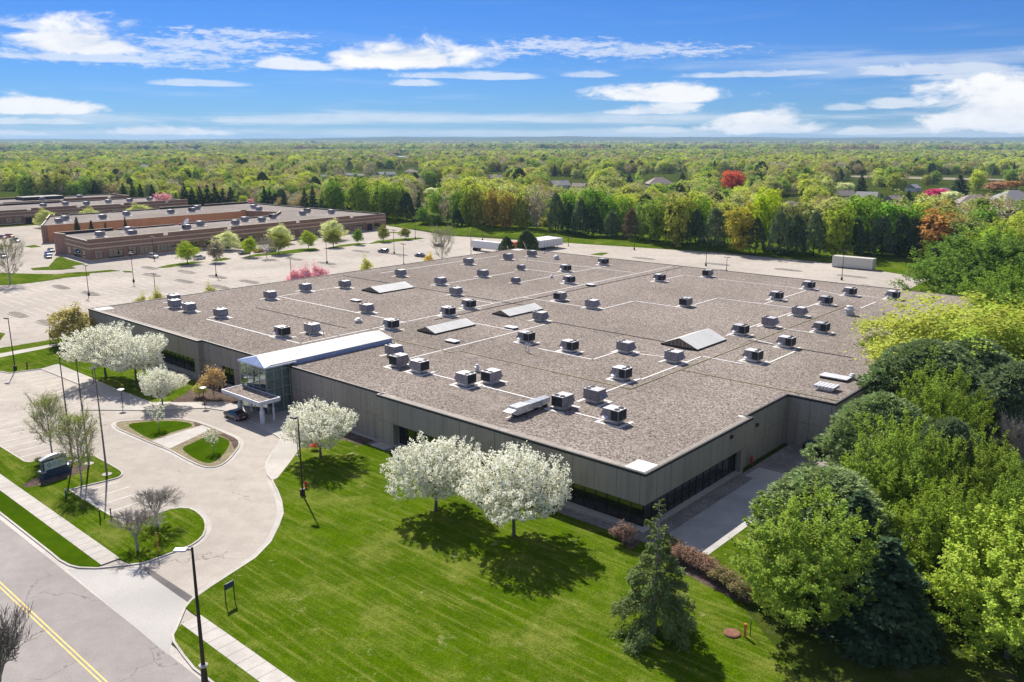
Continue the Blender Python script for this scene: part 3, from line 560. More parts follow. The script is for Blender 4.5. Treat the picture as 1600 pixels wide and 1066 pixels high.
units=[(422,461,2,'plain grey air conditioner at the left end of the strip nearest the far edge'),(477,449,2,'plain grey air conditioner, second along the strip behind the left roof edge'),(538.5,444,2,'plain grey air conditioner left of the ridged skylight near the parking lot'),(625.7,426.3,2,'plain grey air conditioner between the lot side skylight and the parapet'),
(731.9,408.3,2,'plain grey air conditioner on the long strip below the bare roadside tree'),(793.7,401,2,'plain grey air conditioner below the dark pines at the far corner'),(831,396,2,'plain grey air conditioner closest to the far roof corner'),(814,416.5,5,'small grey air conditioner with a blue shaded side near the far corner'),(754.3,427,2,'plain grey air conditioner right of the lot side skylight'),
(688,439,2,'plain grey air conditioner at the start of a strip right of the lot side skylight'),(805.6,436.5,5,'small air conditioner with a dark left end on its own strip'),(884,419,1,'dark coiled air conditioner beside the round fan near the far edge'),(889.5,437,1,'dark cornered air conditioner above the long double strip'),(875,463,3,'grey air conditioner with a dark left end below the long strip'),
(712,455,2,'plain grey air conditioner above a pair of dark coiled ones'),(733,475,1,'dark coiled air conditioner right of its twin by the dark roof joint'),(700.5,486.5,1,'dark coiled air conditioner left of its twin by the dark roof joint'),(572.8,481.5,2,'plain grey air conditioner halfway along the strip behind the entrance'),(611.6,506.5,1,'dark coiled air conditioner just behind the long entrance skylight'),
(441.3,517.8,1,'dark coiled air conditioner left of the long entrance skylight'),(487.7,512.8,2,'plain grey air conditioner with two vent pipes beside it'),(615.4,547.5,2,'plain grey air conditioner half hidden behind another at the entrance skylight end'),(623,563,3,'tall grey air conditioner hiding another behind it'),(655.5,571.6,4,'air conditioner with a bluish shaded base right of the stacked pair'),
(728,591.6,4,'grey air conditioner left of the small round vent over the front wall'),(767.4,588,3,'grey air conditioner right of the small round vent over the front wall'),(822.8,526.5,1,'dark coiled air conditioner behind two bent pipes'),(890.4,540.3,1,'dark coiled air conditioner in the middle of the roof'),(977.3,541.6,2,'plain grey air conditioner between the middle one and the widest skylight'),
(1053,556.6,2,'plain grey air conditioner below the widest skylight'),(971.8,583,1,'dark coiled air conditioner beside the bend of the yellowish joint'),(844,494,2,'plain grey air conditioner right of the middle skylight'),(925,474.7,2,'plain grey air conditioner on the stepped strip in mid roof'),(879,626.7,3,'grey air conditioner joined to the galvanised ducts'),
(929,616.7,2,'big plain grey air conditioner behind the two nearest the front corner'),(960,648,1,'nearest air conditioner of all, dark coiled, by the front corner'),(943,408.8,1,'dark coiled air conditioner at the back edge above the long strip'),(1031,434,1,'grey air conditioner with a dark right end in the right half, far left'),(1105.7,427,3,'air conditioner with a dark left end closest to the back parapet'),
(1071.4,472,3,'air conditioner with a dark left end alone in mid right roof'),(1264,445.6,1,'dark coiled air conditioner in front of the cream storage trailer'),(1213.7,462,1,'dark coiled air conditioner left of a row of three near the back edge'),(1290.5,469.4,1,'dark coiled air conditioner beside the round white stack fan'),(1328.6,455.6,1,'dark coiled air conditioner last but one toward the trees'),
(1396,461,1,'dark coiled air conditioner half hidden by the yellow green tree'),(1248.7,486.4,2,'plain grey air conditioner upper of two plain ones on the right'),(1202.4,502.7,2,'plain grey air conditioner lower of two plain ones on the right'),(1157.8,515,1,'dark coiled air conditioner right of the widest skylight'),(1284,511.5,1,'dark coiled air conditioner nearest the trees in front of the round stack fan'),
(1229.7,534,1,'dark coiled air conditioner upper of the last two on the right'),(1177.8,555.3,1,'dark coiled air conditioner lowest on the right'),(271.5,466.5,2,'air conditioner peeking out behind a pair at the left end'),(272.8,474.5,2,'plain grey air conditioner left of the pair at the left roof end'),(295.3,480,2,'plain grey air conditioner right of the pair at the left roof end'),(344.6,489,2,'plain grey air conditioner alone at the start of the left strip')]
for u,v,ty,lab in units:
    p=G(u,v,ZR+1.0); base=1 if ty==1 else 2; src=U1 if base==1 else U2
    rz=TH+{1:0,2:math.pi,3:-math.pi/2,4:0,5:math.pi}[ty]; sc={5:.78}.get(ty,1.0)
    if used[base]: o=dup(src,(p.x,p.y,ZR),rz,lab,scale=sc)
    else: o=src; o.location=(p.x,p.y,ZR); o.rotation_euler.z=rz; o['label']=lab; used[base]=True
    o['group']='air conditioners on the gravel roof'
def mushroom(label,u,v,r,h,name='roof_fan'):
    p=G(u,v,ZR+h*.5); t=thing(name,label,'roof fan',(p.x,p.y,ZR)); m=MB(); m.box(-r*.8,r*.8,-r*.8,r*.8,0,h*.3,'galvanised'); m.build('curb',t)
    m=MB(); m.lathe([(r*.7,h*.3),(r*.75,h*.5),(r,h*.55),(r,h*.68),(r*.7,h*.72),(r*.66,h*.95),(r*.5,h)],'unit_top',18); m.build('housing',t,smooth=False); return t
mushroom('white round fan by the back parapet near the far corner',869.7,402,.95,1.3); mushroom('tall white round stack fan near the trees at the right',1327.6,485,1.05,2.0); mushroom('small white mushroom vent left of the long entrance skylight end',560,500.5,.75,.9)
mushroom('small round vent between two front air conditioners',745.6,575,.42,1.2); mushroom('small white vent on the strip above the dark joint',862,432,.4,.8); mushroom('short white vent pipe beside the flat curb cover',1332,588,.5,.9); mushroom('small dark vent right of the air conditioner at the far corner',850,395,.35,.5)
p=G(1292,604,ZR+.5); t=thing('louvred_vent','white louvred intake vent near the wall beside the trees','vent',(p.x,p.y,ZR),TH); m=MB(); m.box(-1.0,1.0,-.9,.9,0,.35,'galvanised'); m.build('curb',t); m=MB()
for i in range(6): m.box(-1.5+i*.5,-1.5+i*.5+.38,-1.2,1.2,.35,.75+.0*i,'unit_top')
m.box(-1.5,1.4,-1.15,1.15,.36,.6,'unit_grey'); m.build('louvre_hood',t)
p=G(828,634,ZR+.8); t=thing('roof_duct','galvanised air duct run beside the front air conditioners','duct',(p.x,p.y,ZR),TH+math.pi/2)
m=MB(); m.box(-3.4,-1.0,-.75,.75,.45,1.45,'galvanised'); m.build('duct_box',t); m=MB(); m.box(-1.0,3.6,-.6,.6,.5,1.3,'galvanised')
for i in range(5): m.box(-.9+i*.95,-.85+i*.95,-.63,.63,.48,1.33,'unit_top')
m.build('duct_run',t); m=MB(); m.add([(-3.4,-.7,1.2),(-3.4,.7,1.2),(-4.6,.7,1.0),(-4.6,-.7,1.0),(-3.4,-.7,.8),(-3.4,.7,.8)],[(0,1,2,3),(3,2,5,4),(0,3,4),(1,5,2)],'unit_top'); m.build('intake_hood',t); m=MB()
for x in (-3,-1.4,1,3): m.box(x-.08,x+.08,-.5,.5,0,.5,'dark_coping')
m.build('support',t)
p=G(824,551,ZR); t=thing('pipe_bend','pair of bent grey pipes in front of a dark coiled air conditioner','pipe',(p.x,p.y,ZR),TH)
for dx in (-.35,.35):
    m=MB(); m.tube((dx,0,0),(dx,0,1.5),.09,.09,'galvanised'); m.tube((dx,0,1.5),(dx+.25,0,1.7),.09,.09,'galvanised'); m.tube((dx+.25,0,1.7),(dx+.5,0,1.45),.09,.09,'galvanised'); m.build('pipe',t)
for u,v,l in ((484,529,'thin vent pipe left of the plain unit near the entrance'),(506,526,'thin vent pipe right of the plain unit near the entrance')):
    p=G(u,v,ZR); t=thing('vent_pipe',l,'pipe',(p.x,p.y,ZR)); m=MB(); m.tube((0,0,0),(0,0,1.0),.08,.08,'galvanised'); m.build('pipe',t); m=MB(); m.tube((0,0,1.0),(0,0,1.12),.14,.1,'dark_coping'); m.build('pipe_cap',t)
# ------------------------------------------------------------------ street furniture
def lot_lamp(h,head,base=True):
    t=thing('street_lamp','x','street lamp',(0,0,0)); z0=0
    if base: m=MB(); m.lathe([(.32,0),(.32,.85),(.28,.9)],'pole_bronze',12); m.build('base',t); z0=.85
    m=MB(); m.tube((0,0,z0),(0,0,h),.11,.075,'pole_bronze',8); m.build('pole',t)
    m=MB()
    for s in head: m.box(*(sorted((s*.25,s*1.15))),-.28,.28,h-.02,h+.2,'pole_bronze'); m.box(*sorted((0,s*.3)),-.05,.05,h+.02,h+.12,'pole_bronze')
    m.build('lamp_head',t,bevel=.03); m=MB()
    for s in head: m.box(*sorted((s*.33,s*1.05)),-.2,.2,h-.05,h-.02,'lamp_lens')
    m.build('lens',t); return reg(t)
L1=lot_lamp(9.2,(-1,1)); L2=lot_lamp(9.6,(-1,)); firsts=set()
lamps=[(209,441,396,1,'lot lamp at the road lawn right of a loose leafed tree'),(139,462,414,1,'lot lamp between the brick office corner and a trio of small bushes'),(241,405,370,1,'lot lamp at the end of the tree strip before the brick office'),(244,468,427,1,'twin headed lot lamp just over the left roof edge'),(338,432,388,1,'lot lamp in front of the tree row near two white cars'),(511,412,371,1,'lot lamp on a gravel island between two groups of lot trees'),
(455,432,402,1,'twin headed lot lamp standing above the pink shrubs'),(616,397,359,1,'lot lamp right of a dark blue car'),(631,415,381,1,'twin headed lot lamp left of the bare tree behind the roof'),(649,374,342,1,'lot lamp on the end of the tree strip before the grass bank'),(736,402,369,1,'lamp at the left end of the white trailer'),(754,376,346,1,'lamp behind the white trailer below the grass bank'),
(872,378,354,1,'lamp behind the pines at the far corner'),(991,391,354,1,'lamp on the edge of the grass bank, alone'),(1103,416,373,1,'lamp on the gravel island at the back lot'),(1135,424,402,1,'twin headed lamp just over the back parapet'),(1315,438,391,1,'lamp in front of the cream storage trailer'),(888,385,370,1,'lamp at the right end of the ribbed trailers'),
(473,775,654,2,'tall single lamp on the front lawn before the blossom tree'),(24,579,498,2,'single lamp at the lawn corner of the front parking bays')]
for u,v,vt,k,lab in lamps:
    p=G(u,v); src=L1 if k==1 else L2; hh=9.4 if k==1 else 9.7
    d=p.to_2d().length; 
    # height from the picture
    lo,hi=0.5,20
    for _ in range(30):
        mid=(lo+hi)/2
        if px(p.x,p.y,mid)[1]>vt: lo=mid
        else: hi=mid
    s=lo/hh; rz=TH if k==1 else TH+R(8)
    if k not in firsts: firsts.add(k); o=src; o.location=p; o.rotation_euler.z=rz; o['label']=lab; o.scale=(1,1,s)
    else: o=dup(src,p,rz,lab,scale=(1,1,s))
    o['group']='lamps over the parking lots and drive'
p=G(321,1076); t=thing('street_lamp','very tall bronze street lamp beside the sidewalk at the driveway','street lamp',p,R(182))
m=MB(); m.lathe([(.30,0),(.24,1.2),(.22,2.0)],'pole_bronze',14); m.build('base',t); m=MB(); m.lathe([(.22,2.0),(.36,2.02),(.36,2.12),(.18,2.2)],'kerb_concrete',14); m.build('collar',t)
m=MB(); m.tube((0,0,2.1),(0,0,12.2),.17,.09,'pole_bronze',10); m.build('pole',t); m=MB(); m.tube((0,0,11.95),(.5,0,12.0),.06,.06,'pole_bronze'); m.build('arm',t); m=MB(); m.box(.4,1.35,-.28,.28,11.9,12.05,'trailer_white'); m.build('lamp_head',t,bevel=.04)
for u,v,l in ((192,637,'short path lamp with a round white cap left of the entrance walk'),(319.5,634,'short path lamp with a round white cap by the orange shrub'),(147,601,'short path lamp near the flagpole tops'),(466,713,'short path lamp beside the sidewalk below the blossom tree')):
    t=thing('path_lamp',l,'path lamp',G(u,v)+Vector((0,0,.14)),0,'short lamps along the entrance walk'); m=MB(); m.lathe([(.28,0),(.28,.08),(.07,.1)],'black_metal',12); m.build('base',t); m=MB(); m.tube((0,0,.1),(0,0,2.9),.06,.06,'black_metal'); m.build('pole',t); m=MB(); m.lathe([(.16,2.75),(.52,2.9),(.54,2.98),(.1,3.1)],'lamp_lens',16); m.build('lamp_head',t)
# flagpoles
for u,v,h,l in ((113.5,722,14.2,'bare flagpole furthest from the driveway, behind the monument sign'),(139,726,14.2,'bare flagpole in the middle of the three'),(167.2,742.5,14.0,'bare flagpole nearest the driveway, on a round concrete pad')):
    t=thing('flagpole',l,'flagpole',G(u,v)+Vector((0,0,.13)),0,'three bare flagpoles on the lawn'); m=MB(); m.lathe([(.62,-.02),(.62,.03)],'concrete',18); m.build('footing',t); m=MB(); m.tube((0,0,.02),(0,0,h),.14,.06,'pole_steel',10); m.build('pole',t); m=MB(); m.lathe([(.03,h),(.12,h+.06),(.13,h+.16),(.05,h+.26)],'pole_steel',10); m.build('finial',t)
# monument sign
pa=G(66,751); pb=G(108,737); dv=(pb-pa); ang=math.atan2(dv.y,dv.x); L=dv.length
t=thing('monument_sign','dark blue monument sign with a pale panel and round emblem in a mulch oval','sign',(pa+pb)/2+Vector((0,0,.13)),ang)
m=MB(); m.box(-L/2,L/2,-.45,.45,0,.95,'sign_blue'); m.build('plinth',t,bevel=.03); m=MB()
for x in (-L/2+.15,L/2-.15): m.box(x-.25,x+.25,-.55,.55,.93,1.08,'sign_cap')
m.build('cap_stone',t); m=MB(); m.box(-L/2+.15,L/2-.25,-.28,.28,.95,2.45,'sign_blue'); m.build('cabinet',t); m=MB(); m.box(-L/2+.35,L/2-.35,-.32,-.27,1.1,2.2,'sign_face'); fo=m.build('sign_panel',t)
m=MB(); n=12; m.lathe([(.26,0),(.26,.01)],'sign_ink',16); e=m.build('emblem',fo); e.rotation_euler=(math.pi/2,0,0); e.location=(-L/2+.95,-.322,1.72)
m=MB(); m.lathe([(.13,0),(.13,.012)],'sign_face',16); e2=m.build('emblem_ring',fo); e2.rotation_euler=(math.pi/2,0,0); e2.location=(-L/2+.95,-.324,1.72)
m=MB(); random.seed(3); x=-L/2+1.45
for i in range(11): m.box(x,x+.09+.05*random.random(),-.328,-.32,1.72,1.86+.06*(i in (0,4)),'sign_ink'); x+=.17 if i not in(2,) else .28
x=-L/2+1.45
for i in range(16): m.box(x,x+.07,-.328,-.32,1.53,1.60,'sign_ink'); x+=.125 if i%5 else .17
m.build('lettering',fo)
m=MB(); m.prism([(-L/2+.0,-.3),(L/2-.1,-.3),(L/2-.1,.3),(-L/2,.3)],2.45,2.55,'sign_cap'); 
for k in range(8):
    x0=-L/2+ (L-.1)*k/8; x1=-L/2+(L-.1)*(k+1)/8; z0=2.55+.35*math.sin(math.pi*k/8); z1=2.55+.35*math.sin(math.pi*(k+1)/8)
    m.add([(x0,-.33,2.5),(x1,-.33,2.5),(x1,-.33,z1),(x0,-.33,z0),(x0,.33,2.5),(x1,.33,2.5),(x1,.33,z1),(x0,.33,z0)],[(0,1,2,3),(3,2,6,7),(7,6,5,4)],'sign_cap')
m.build('arched_cap',t)
c=(pa+pb)/2; bed=[c+Vector((math.cos(ang)*math.cos(q)*4.3-math.sin(ang)*math.sin(q)*1.7+.25,math.sin(ang)*math.cos(q)*4.3+math.cos(ang)*math.sin(q)*1.7-.2,0)) for q in [2*math.pi*i/28 for i in range(28)]]
sheet('flower_bed',bed,.137,'mulch')
# black framed notice sign by the drive
pa=G(353.5,947); pb=G(367,939.5); dv=pb-pa; t=thing('post_sign','dark blank board between two thin posts on the lawn edge by the drive','sign',(pa+pb)/2+Vector((0,0,.13)),math.atan2(dv.y,dv.x)); w=dv.length/2
m=MB(); m.box(-w,w,-.03,.03,1.45,2.05,'sign_blue'); m.build('board',t)
for x in (-w,w): m=MB(); m.box(x-.035,x+.035,-.035,.035,0,2.1,'black_metal'); m.build('post',t)
p=G(85,536); t=thing('post_sign','small dark board on posts beside the path to the far lot','sign',p+Vector((0,0,.13)),R(10)); m=MB(); m.box(-.9,.9,-.04,.04,1.1,2.0,'black_metal'); m.build('board',t)
for x in (-.8,.8): m=MB(); m.box(x-.05,x+.05,-.05,.05,0,1.1,'black_metal'); m.build('post',t)
def small_post(name,lab,cat,u,v,h,r,mat,capmat=None,group=None,z=.13):
    t=thing(name,lab,cat,G(u,v)+Vector((0,0,z)),0,group); m=MB(); m.tube((0,0,0),(0,0,h*.8),r,r,mat,8); m.build('post',t); m=MB(); m.lathe([(r*1.02,h*.8),(r*1.25,h*.86),(r*1.1,h)],capmat or mat,10); m.build('cap',t); return t
small_post('bollard','thin black post on the lawn strip left of the two flat topped trees','post',157,815,1.3,.08,'black_metal'); small_post('bollard','thin black post between the parking bay and a flat topped tree','post',174,811,1.2,.07,'black_metal'); small_post('bollard','pale blue marker post under the bare trees near the parking bay','post',104,781,1.3,.1,'sign_blue','sign_cap')
small_post('marker_pole','thin orange marker pole near the kerb by a flat topped tree','marker',247.5,867,2.4,.05,'orange_paint')
def hydrant(lab,u,v,mat,h=.95,extra=0):
    t=thing('fire_hydrant',lab,'hydrant',G(u,v)+Vector((0,0,.13)),.4); m=MB(); m.lathe([(.2,0),(.2,.06),(.13,.08),(.13,h*.7),(.17,h*.72),(.17,h*.78),(.12,h*.88),(.04,h)],mat,12); m.build('barrel',t); m=MB()
    m.tube((-.26,0,h*.6),(.26,0,h*.6),.08,.08,mat,8); m.tube((0,0,h*.55),(0,-.25,h*.55),.1,.1,mat,8); m.build('nozzle',t); return t
hydrant('red fire hydrant behind the front lawn lamp',478,764,'red_paint',.9); hydrant('brown fire hydrant on the lawn near the front bays',43,577,'brown_paint',1.35); hydrant('dark red fire hydrant against the side wall by the patio',1174,727,'red_paint',1.3)
t=small_post('standpipe','orange standpipe beside a round rusty manhole lid','standpipe',1163.5,997,1.25,.11,'orange_paint'); small_post('valve_sign','thin stake with a small grey plate beside the orange standpipe','marker',1172,995,1.7,.04,'black_metal','sign_cap')
p=G(1143.5,992.5); t=thing('manhole','raised round rusty manhole lid on the lawn','manhole',p+Vector((0,0,.12))); m=MB(); m.lathe([(.72,0),(.72,.12),(.70,.14)],'rust',24); m.build('ring',t); m=MB(); m.lathe([(.62,.14),(.60,.17)],'rust',24); m.build('lid',t)
p=S(-4.4,36.4); t=thing('waste_bin','dark green waste container in the shaded wall corner','waste bin',p+Vector((0,0,.14)),TH); m=MB(); m.box(-1.5,1.5,-.9,.9,.1,1.5,'black_metal'); m.build('body',t); m=MB(); m.box(-1.55,1.55,-.95,.95,1.5,1.62,'green_bin'); m.build('lid',t)
# ------------------------------------------------------------------ vehicles
def loft(mb,secs,mat):
    """secs: (x, half width bottom, half width top, z bottom, z shoulder, z top)"""
    ring=[]; 
    for x,wb,wt,zb,zs,zt in secs: ring.append([(x,-wb*.92,zb),(x,-wb,zb+.12),(x,-wb,zs),(x,-wt,zt),(x,0,zt+.03),(x,wt,zt),(x,wb,zs),(x,wb,zb+.12),(x,wb*.92,zb)])
    n=9; vs=[v for r in ring for v in r]; fs=[]
    for i in range(len(ring)-1):
        for j in range(n): k=(j+1)%n; fs.append((i*n+j,(i+1)*n+j,(i+1)*n+k,i*n+k))
    fs+=[tuple(range(n))[::-1],tuple(range((len(ring)-1)*n,len(ring)*n))]; mb.add(vs,fs,mat)
KINDS={'sedan':dict(body=[(-2.38,.78,.66,.38,.62,.80),(-2.3,.86,.74,.26,.72,.95),(-1.7,.91,.80,.24,.76,1.01),(-.9,.92,.84,.22,.76,.98),(.7,.92,.84,.22,.74,.95),(1.5,.90,.78,.24,.70,.88),(2.2,.84,.68,.28,.62,.74),(2.36,.74,.58,.38,.56,.64)],cab=[(-1.75,.74,1.0),(-.85,.62,1.40),(.25,.62,1.43),(1.15,.74,.95)],w=(-1.42,1.42)),
 'suv':dict(body=[(-2.3,.82,.74,.42,.75,1.0),(-2.25,.90,.82,.32,.85,1.1),(-1.2,.93,.86,.28,.85,1.1),(.8,.93,.86,.28,.85,1.08),(1.6,.91,.80,.3,.85,1.02),(2.2,.86,.72,.34,.72,.88),(2.32,.78,.64,.44,.62,.74)],cab=[(-2.2,.80,1.1),(-1.9,.70,1.66),(.1,.70,1.72),(.95,.78,1.08)],w=(-1.4,1.45)),
 'pickup':dict(body=[(-2.75,.86,.82,.5,.8,1.1),(-2.7,.95,.9,.42,.9,1.15),(-.7,.95,.9,.4,.9,1.15),(1.2,.95,.9,.4,.9,1.15),(2.4,.92,.82,.42,.85,1.05),(2.75,.84,.72,.5,.75,.9)],cab=[(-.75,.82,1.14),(-.6,.72,1.8),(.75,.72,1.85),(1.35,.82,1.14)],w=(-1.7,1.75))}
def make_car(kind,paint):
    K=KINDS[kind]; t=thing('parked_car','x','car',(0,0,0)); m=MB(); loft(m,K['body'],paint); m.build('body',t,smooth=False)
    c=K['cab']; m=MB(); vs=[]
    for x,w,z in c: vs+= [(x,-w,z),(x,w,z)]
    base=[(c[0][0],-c[0][1],c[0][2]-.06),(c[0][0],c[0][1],c[0][2]-.06),(c[3][0],-c[3][1],c[3][2]-.06),(c[3][0],c[3][1],c[3][2]-.06)]
    xb0,xb1=c[0][0]+.1,c[3][0]-.1; wb=c[0][1]+.08; zb=c[0][2]-.04
    # side glass, windscreen, rear screen
    m.add([(c[0][0],-wb,zb),(c[3][0],-wb,zb),(c[2][0],-c[2][1],c[2][2]-.03),(c[1][0],-c[1][1],c[1][2]-.03),(c[0][0],wb,zb),(c[3][0],wb,zb),(c[2][0],c[2][1],c[2][2]-.03),(c[1][0],c[1][1],c[1][2]-.03)],[(0,1,2,3),(5,4,7,6),(1,5,6,2),(4,0,3,7)],'car_glass'); m.build('window',t)
    m=MB(); a,b=c[1],c[2]; m.add([(a[0]-.04,-a[1]-.01,a[2]-.03),(b[0]+.04,-b[1]-.01,b[2]-.03),(b[0]+.04,b[1]+.01,b[2]-.03),(a[0]-.04,a[1]+.01,a[2]-.03),(a[0]+.05,-a[1]+.1,a[2]+.02),(b[0]-.05,-b[1]+.1,b[2]+.02),(b[0]-.05,b[1]-.1,b[2]+.02),(a[0]+.05,a[1]-.1,a[2]+.02)],[(0,1,5,4),(1,2,6,5),(2,3,7,6),(3,0,4,7),(4,5,6,7)],paint)
    for s in (-1,1):
        for (p,q) in (((c[3][0],s*wb,zb),(c[2][0],s*c[2][1],c[2][2])),((c[0][0],s*wb,zb),(c[1][0],s*c[1][1],c[1][2])),(((c[1][0]+c[2][0])/2-.1,s*(wb+.005),zb),((c[1][0]+c[2][0])/2-.1,s*c[1][1],c[1][2]))): m.tube(p,q,.045,.045,paint,5)
    m.build('roof',t)
    r=.33 if kind=='sedan' else .38
    for x in K['w']:
        for s in (-1,1):
            w=MB(); w.tube((x,s*.72,r),(x,s*.94,r),r,r,'tyre',18); wo=w.build('wheel',t); w=MB(); w.tube((x,s*.90,r),(x,s*.955,r),r*.62,r*.58,'rim',14); w.build('rim',wo)
    x1=K['body'][-1][0]; x0=K['body'][0][0]; z=K['body'][-1][4]; z2=K['body'][0][4]+.08
    for s in (-1,1):
        m=MB(); m.box(x1-.22,x1-.02,*sorted((s*.45,s*.76)),z-.02,z+.12,'headlight'); m.build('headlight',t); m=MB(); m.box(x0-.03,x0+.14,*sorted((s*.48,s*.82)),z2-.08,z2+.12,'taillight'); m.build('taillight',t)
    m=MB(); m.box(x0-.035,x0,-.26,.26,z2-.1,z2+.04,'plate'); m.build('number_plate',t)
    if kind=='pickup': m=MB(); m.box(-2.6,-.85,-.78,.78,1.1,1.17,'coil_black'); m.build('cargo_bed',t)
    return reg(t)
protos={}
def car(kind,paint,lab,u,v,ang,z=.026):
    p=G(u,v); k=(kind,paint)
    if k in protos: o=dup(protos[k],(p.x,p.y,z),ang,lab)
    else: o=protos[k]=make_car(kind,paint); o.location=(p.x,p.y,z); o.rotation_euler.z=ang; o['label']=lab
    if kind=='pickup': o['category']='pickup truck'
    o['group']='cars parked on the site'
AL=TH+math.pi; BL=TH+math.pi/2   # pointing along +a, along +b
car('sedan','paint_black','black sedan stopped in front of the entrance canopy',368.5,653.5,math.atan2(2.16,-2.44),.03)
car('suv','paint_white','white car facing the brick office, alone left of the rounded lot tree',240,403,TH+.1); car('suv','paint_white','white car just right of the rounded yellow green lot tree',312,405.5,BL+.2)
car('sedan','paint_white','white car nosed under the shade of the brick office, left one',355,391.5,TH); car('sedan','paint_white','white car in the deep shade of the brick office behind the pale tree',373,388,TH)
car('sedan','paint_navy','dark car at the tree strip, left of the red car',382,397.5,BL+.1); car('sedan','paint_red','bright red car at the tree strip',405,394.5,BL+.1); car('sedan','paint_silver','silver car at the tree strip, right of the red car',424,393.5,BL+.1)
car('suv','paint_navy','dark blue car alone in the lot left of a tall lamp',599,395,AL+.2); car('sedan','paint_navy','dark car above the yellow green shrub at the roof edge',656,401.5,AL); car('sedan','paint_black','black car seen through the bare tree at the roof edge',685,385.5,AL)
car('sedan','paint_black','black car, lowest of the three beside the lawn wedge',75,403.5,TH-.1); car('sedan','paint_blue','bright blue car between two dark ones by the lawn wedge',75.5,399,TH-.1); car('sedan','paint_navy','dark blue car, upper of the three beside the lawn wedge',80,393.5,TH-.1)
car('pickup','paint_navy','dark pickup truck at the left brick office',24,378.5,TH+.2); car('suv','paint_maroon','maroon car at the frame edge by the brick office',4,373.5,TH+.3); car('suv','paint_red','dark red car between the maroon car and the pickup',16,371.5,TH+.3); car('suv','paint_silver','silver car behind the loose leafed tree at the frame edge',5,403,TH)
def trailer(lab,a,b,L,along_b,mat,ribs,group='white trailers at the far corner',name='box_trailer',W=2.5,z0=1.15,z1=4.0,wheels=True):
    t=thing(name,lab,'trailer',S(a,b,.02),TH+(math.pi/2 if along_b else 0),group); m=MB(); m.box(0,L,0,W,z0,z1,mat)
    m.build('box',t,bevel=.05)
    m=MB()
    if ribs:
        n=int(L/.62)
        for i in range(n): m.box(.2+i*.62,.28+i*.62,-.05,-.002,z0+.1,z1-.1,'trailer_white' if i%3 else 'unit_grey'); m.box(.2+i*.62,.28+i*.62,W+.002,W+.05,z0+.1,z1-.1,'trailer_white')
    m.box(-.03,0.03,.15,W-.15,z0+.1,z1-.1,'unit_top'); m.box(L-.03,L+.03,.15,W-.15,z0+.1,z1-.1,'unit_top'); m.box(-.06,-.03,W/2-.03,W/2+.03,z0+.1,z1-.1,'joint_black'); m.build('rear_door',t)
    if wheels:
        for x in (1.2,2.4):
            for y in (.15,W-.15): w=MB(); w.tube((x,y-.2,.5),(x,y+.2,.5),.5,.5,'tyre',14); w.build('wheel',t)
        for y in (.5,W-.5): w=MB(); w.box(L-3,L-2.8,y-.06,y+.06,0,z0,'black_metal'); w.build('landing_leg',t)
        w=MB(); w.box(.5,4,.4,W-.4,.75,z0,'black_metal'); w.build('chassis',t)
    else: w=MB(); w.box(.2,L-.2,.2,W-.2,0,z0,'black_metal'); w.build('skid',t)
    return t
trailer('pale blue white trailer half hidden by the dark pine at the far corner',188.2,167.8,16,False,'trailer_white',False)
for i,l in enumerate(('ribbed white trailer at the right end of the far corner row','white trailer second from the right, roof showing over the pines','white trailer third from the right, roof showing behind the pines')): trailer(l,166+i*3.3,184.6+i*.8,14,True,'trailer_white',True)
t=trailer('rusty orange container between the two dark pines at the far corner',176.5,180,6,True,'orange_paint',False,'orange container','shipping_container',2.4,.15,2.9,False)
trailer('long cream storage trailer in front of the wood at the back lot',62.6,216.6,13.6,False,'trailer_cream',False,'cream trailer','storage_trailer',3.4,.25,3.9,False)
# ------------------------------------------------------------------ brick offices
BO=Vector((268.76,53.35)); BU=Vector((11.36,148.4)).normalized(); BV=Vector((BU.y,-BU.x))
def BP(u,v): q=BO+BU*u+BV*v; return S(q.x,q.y)
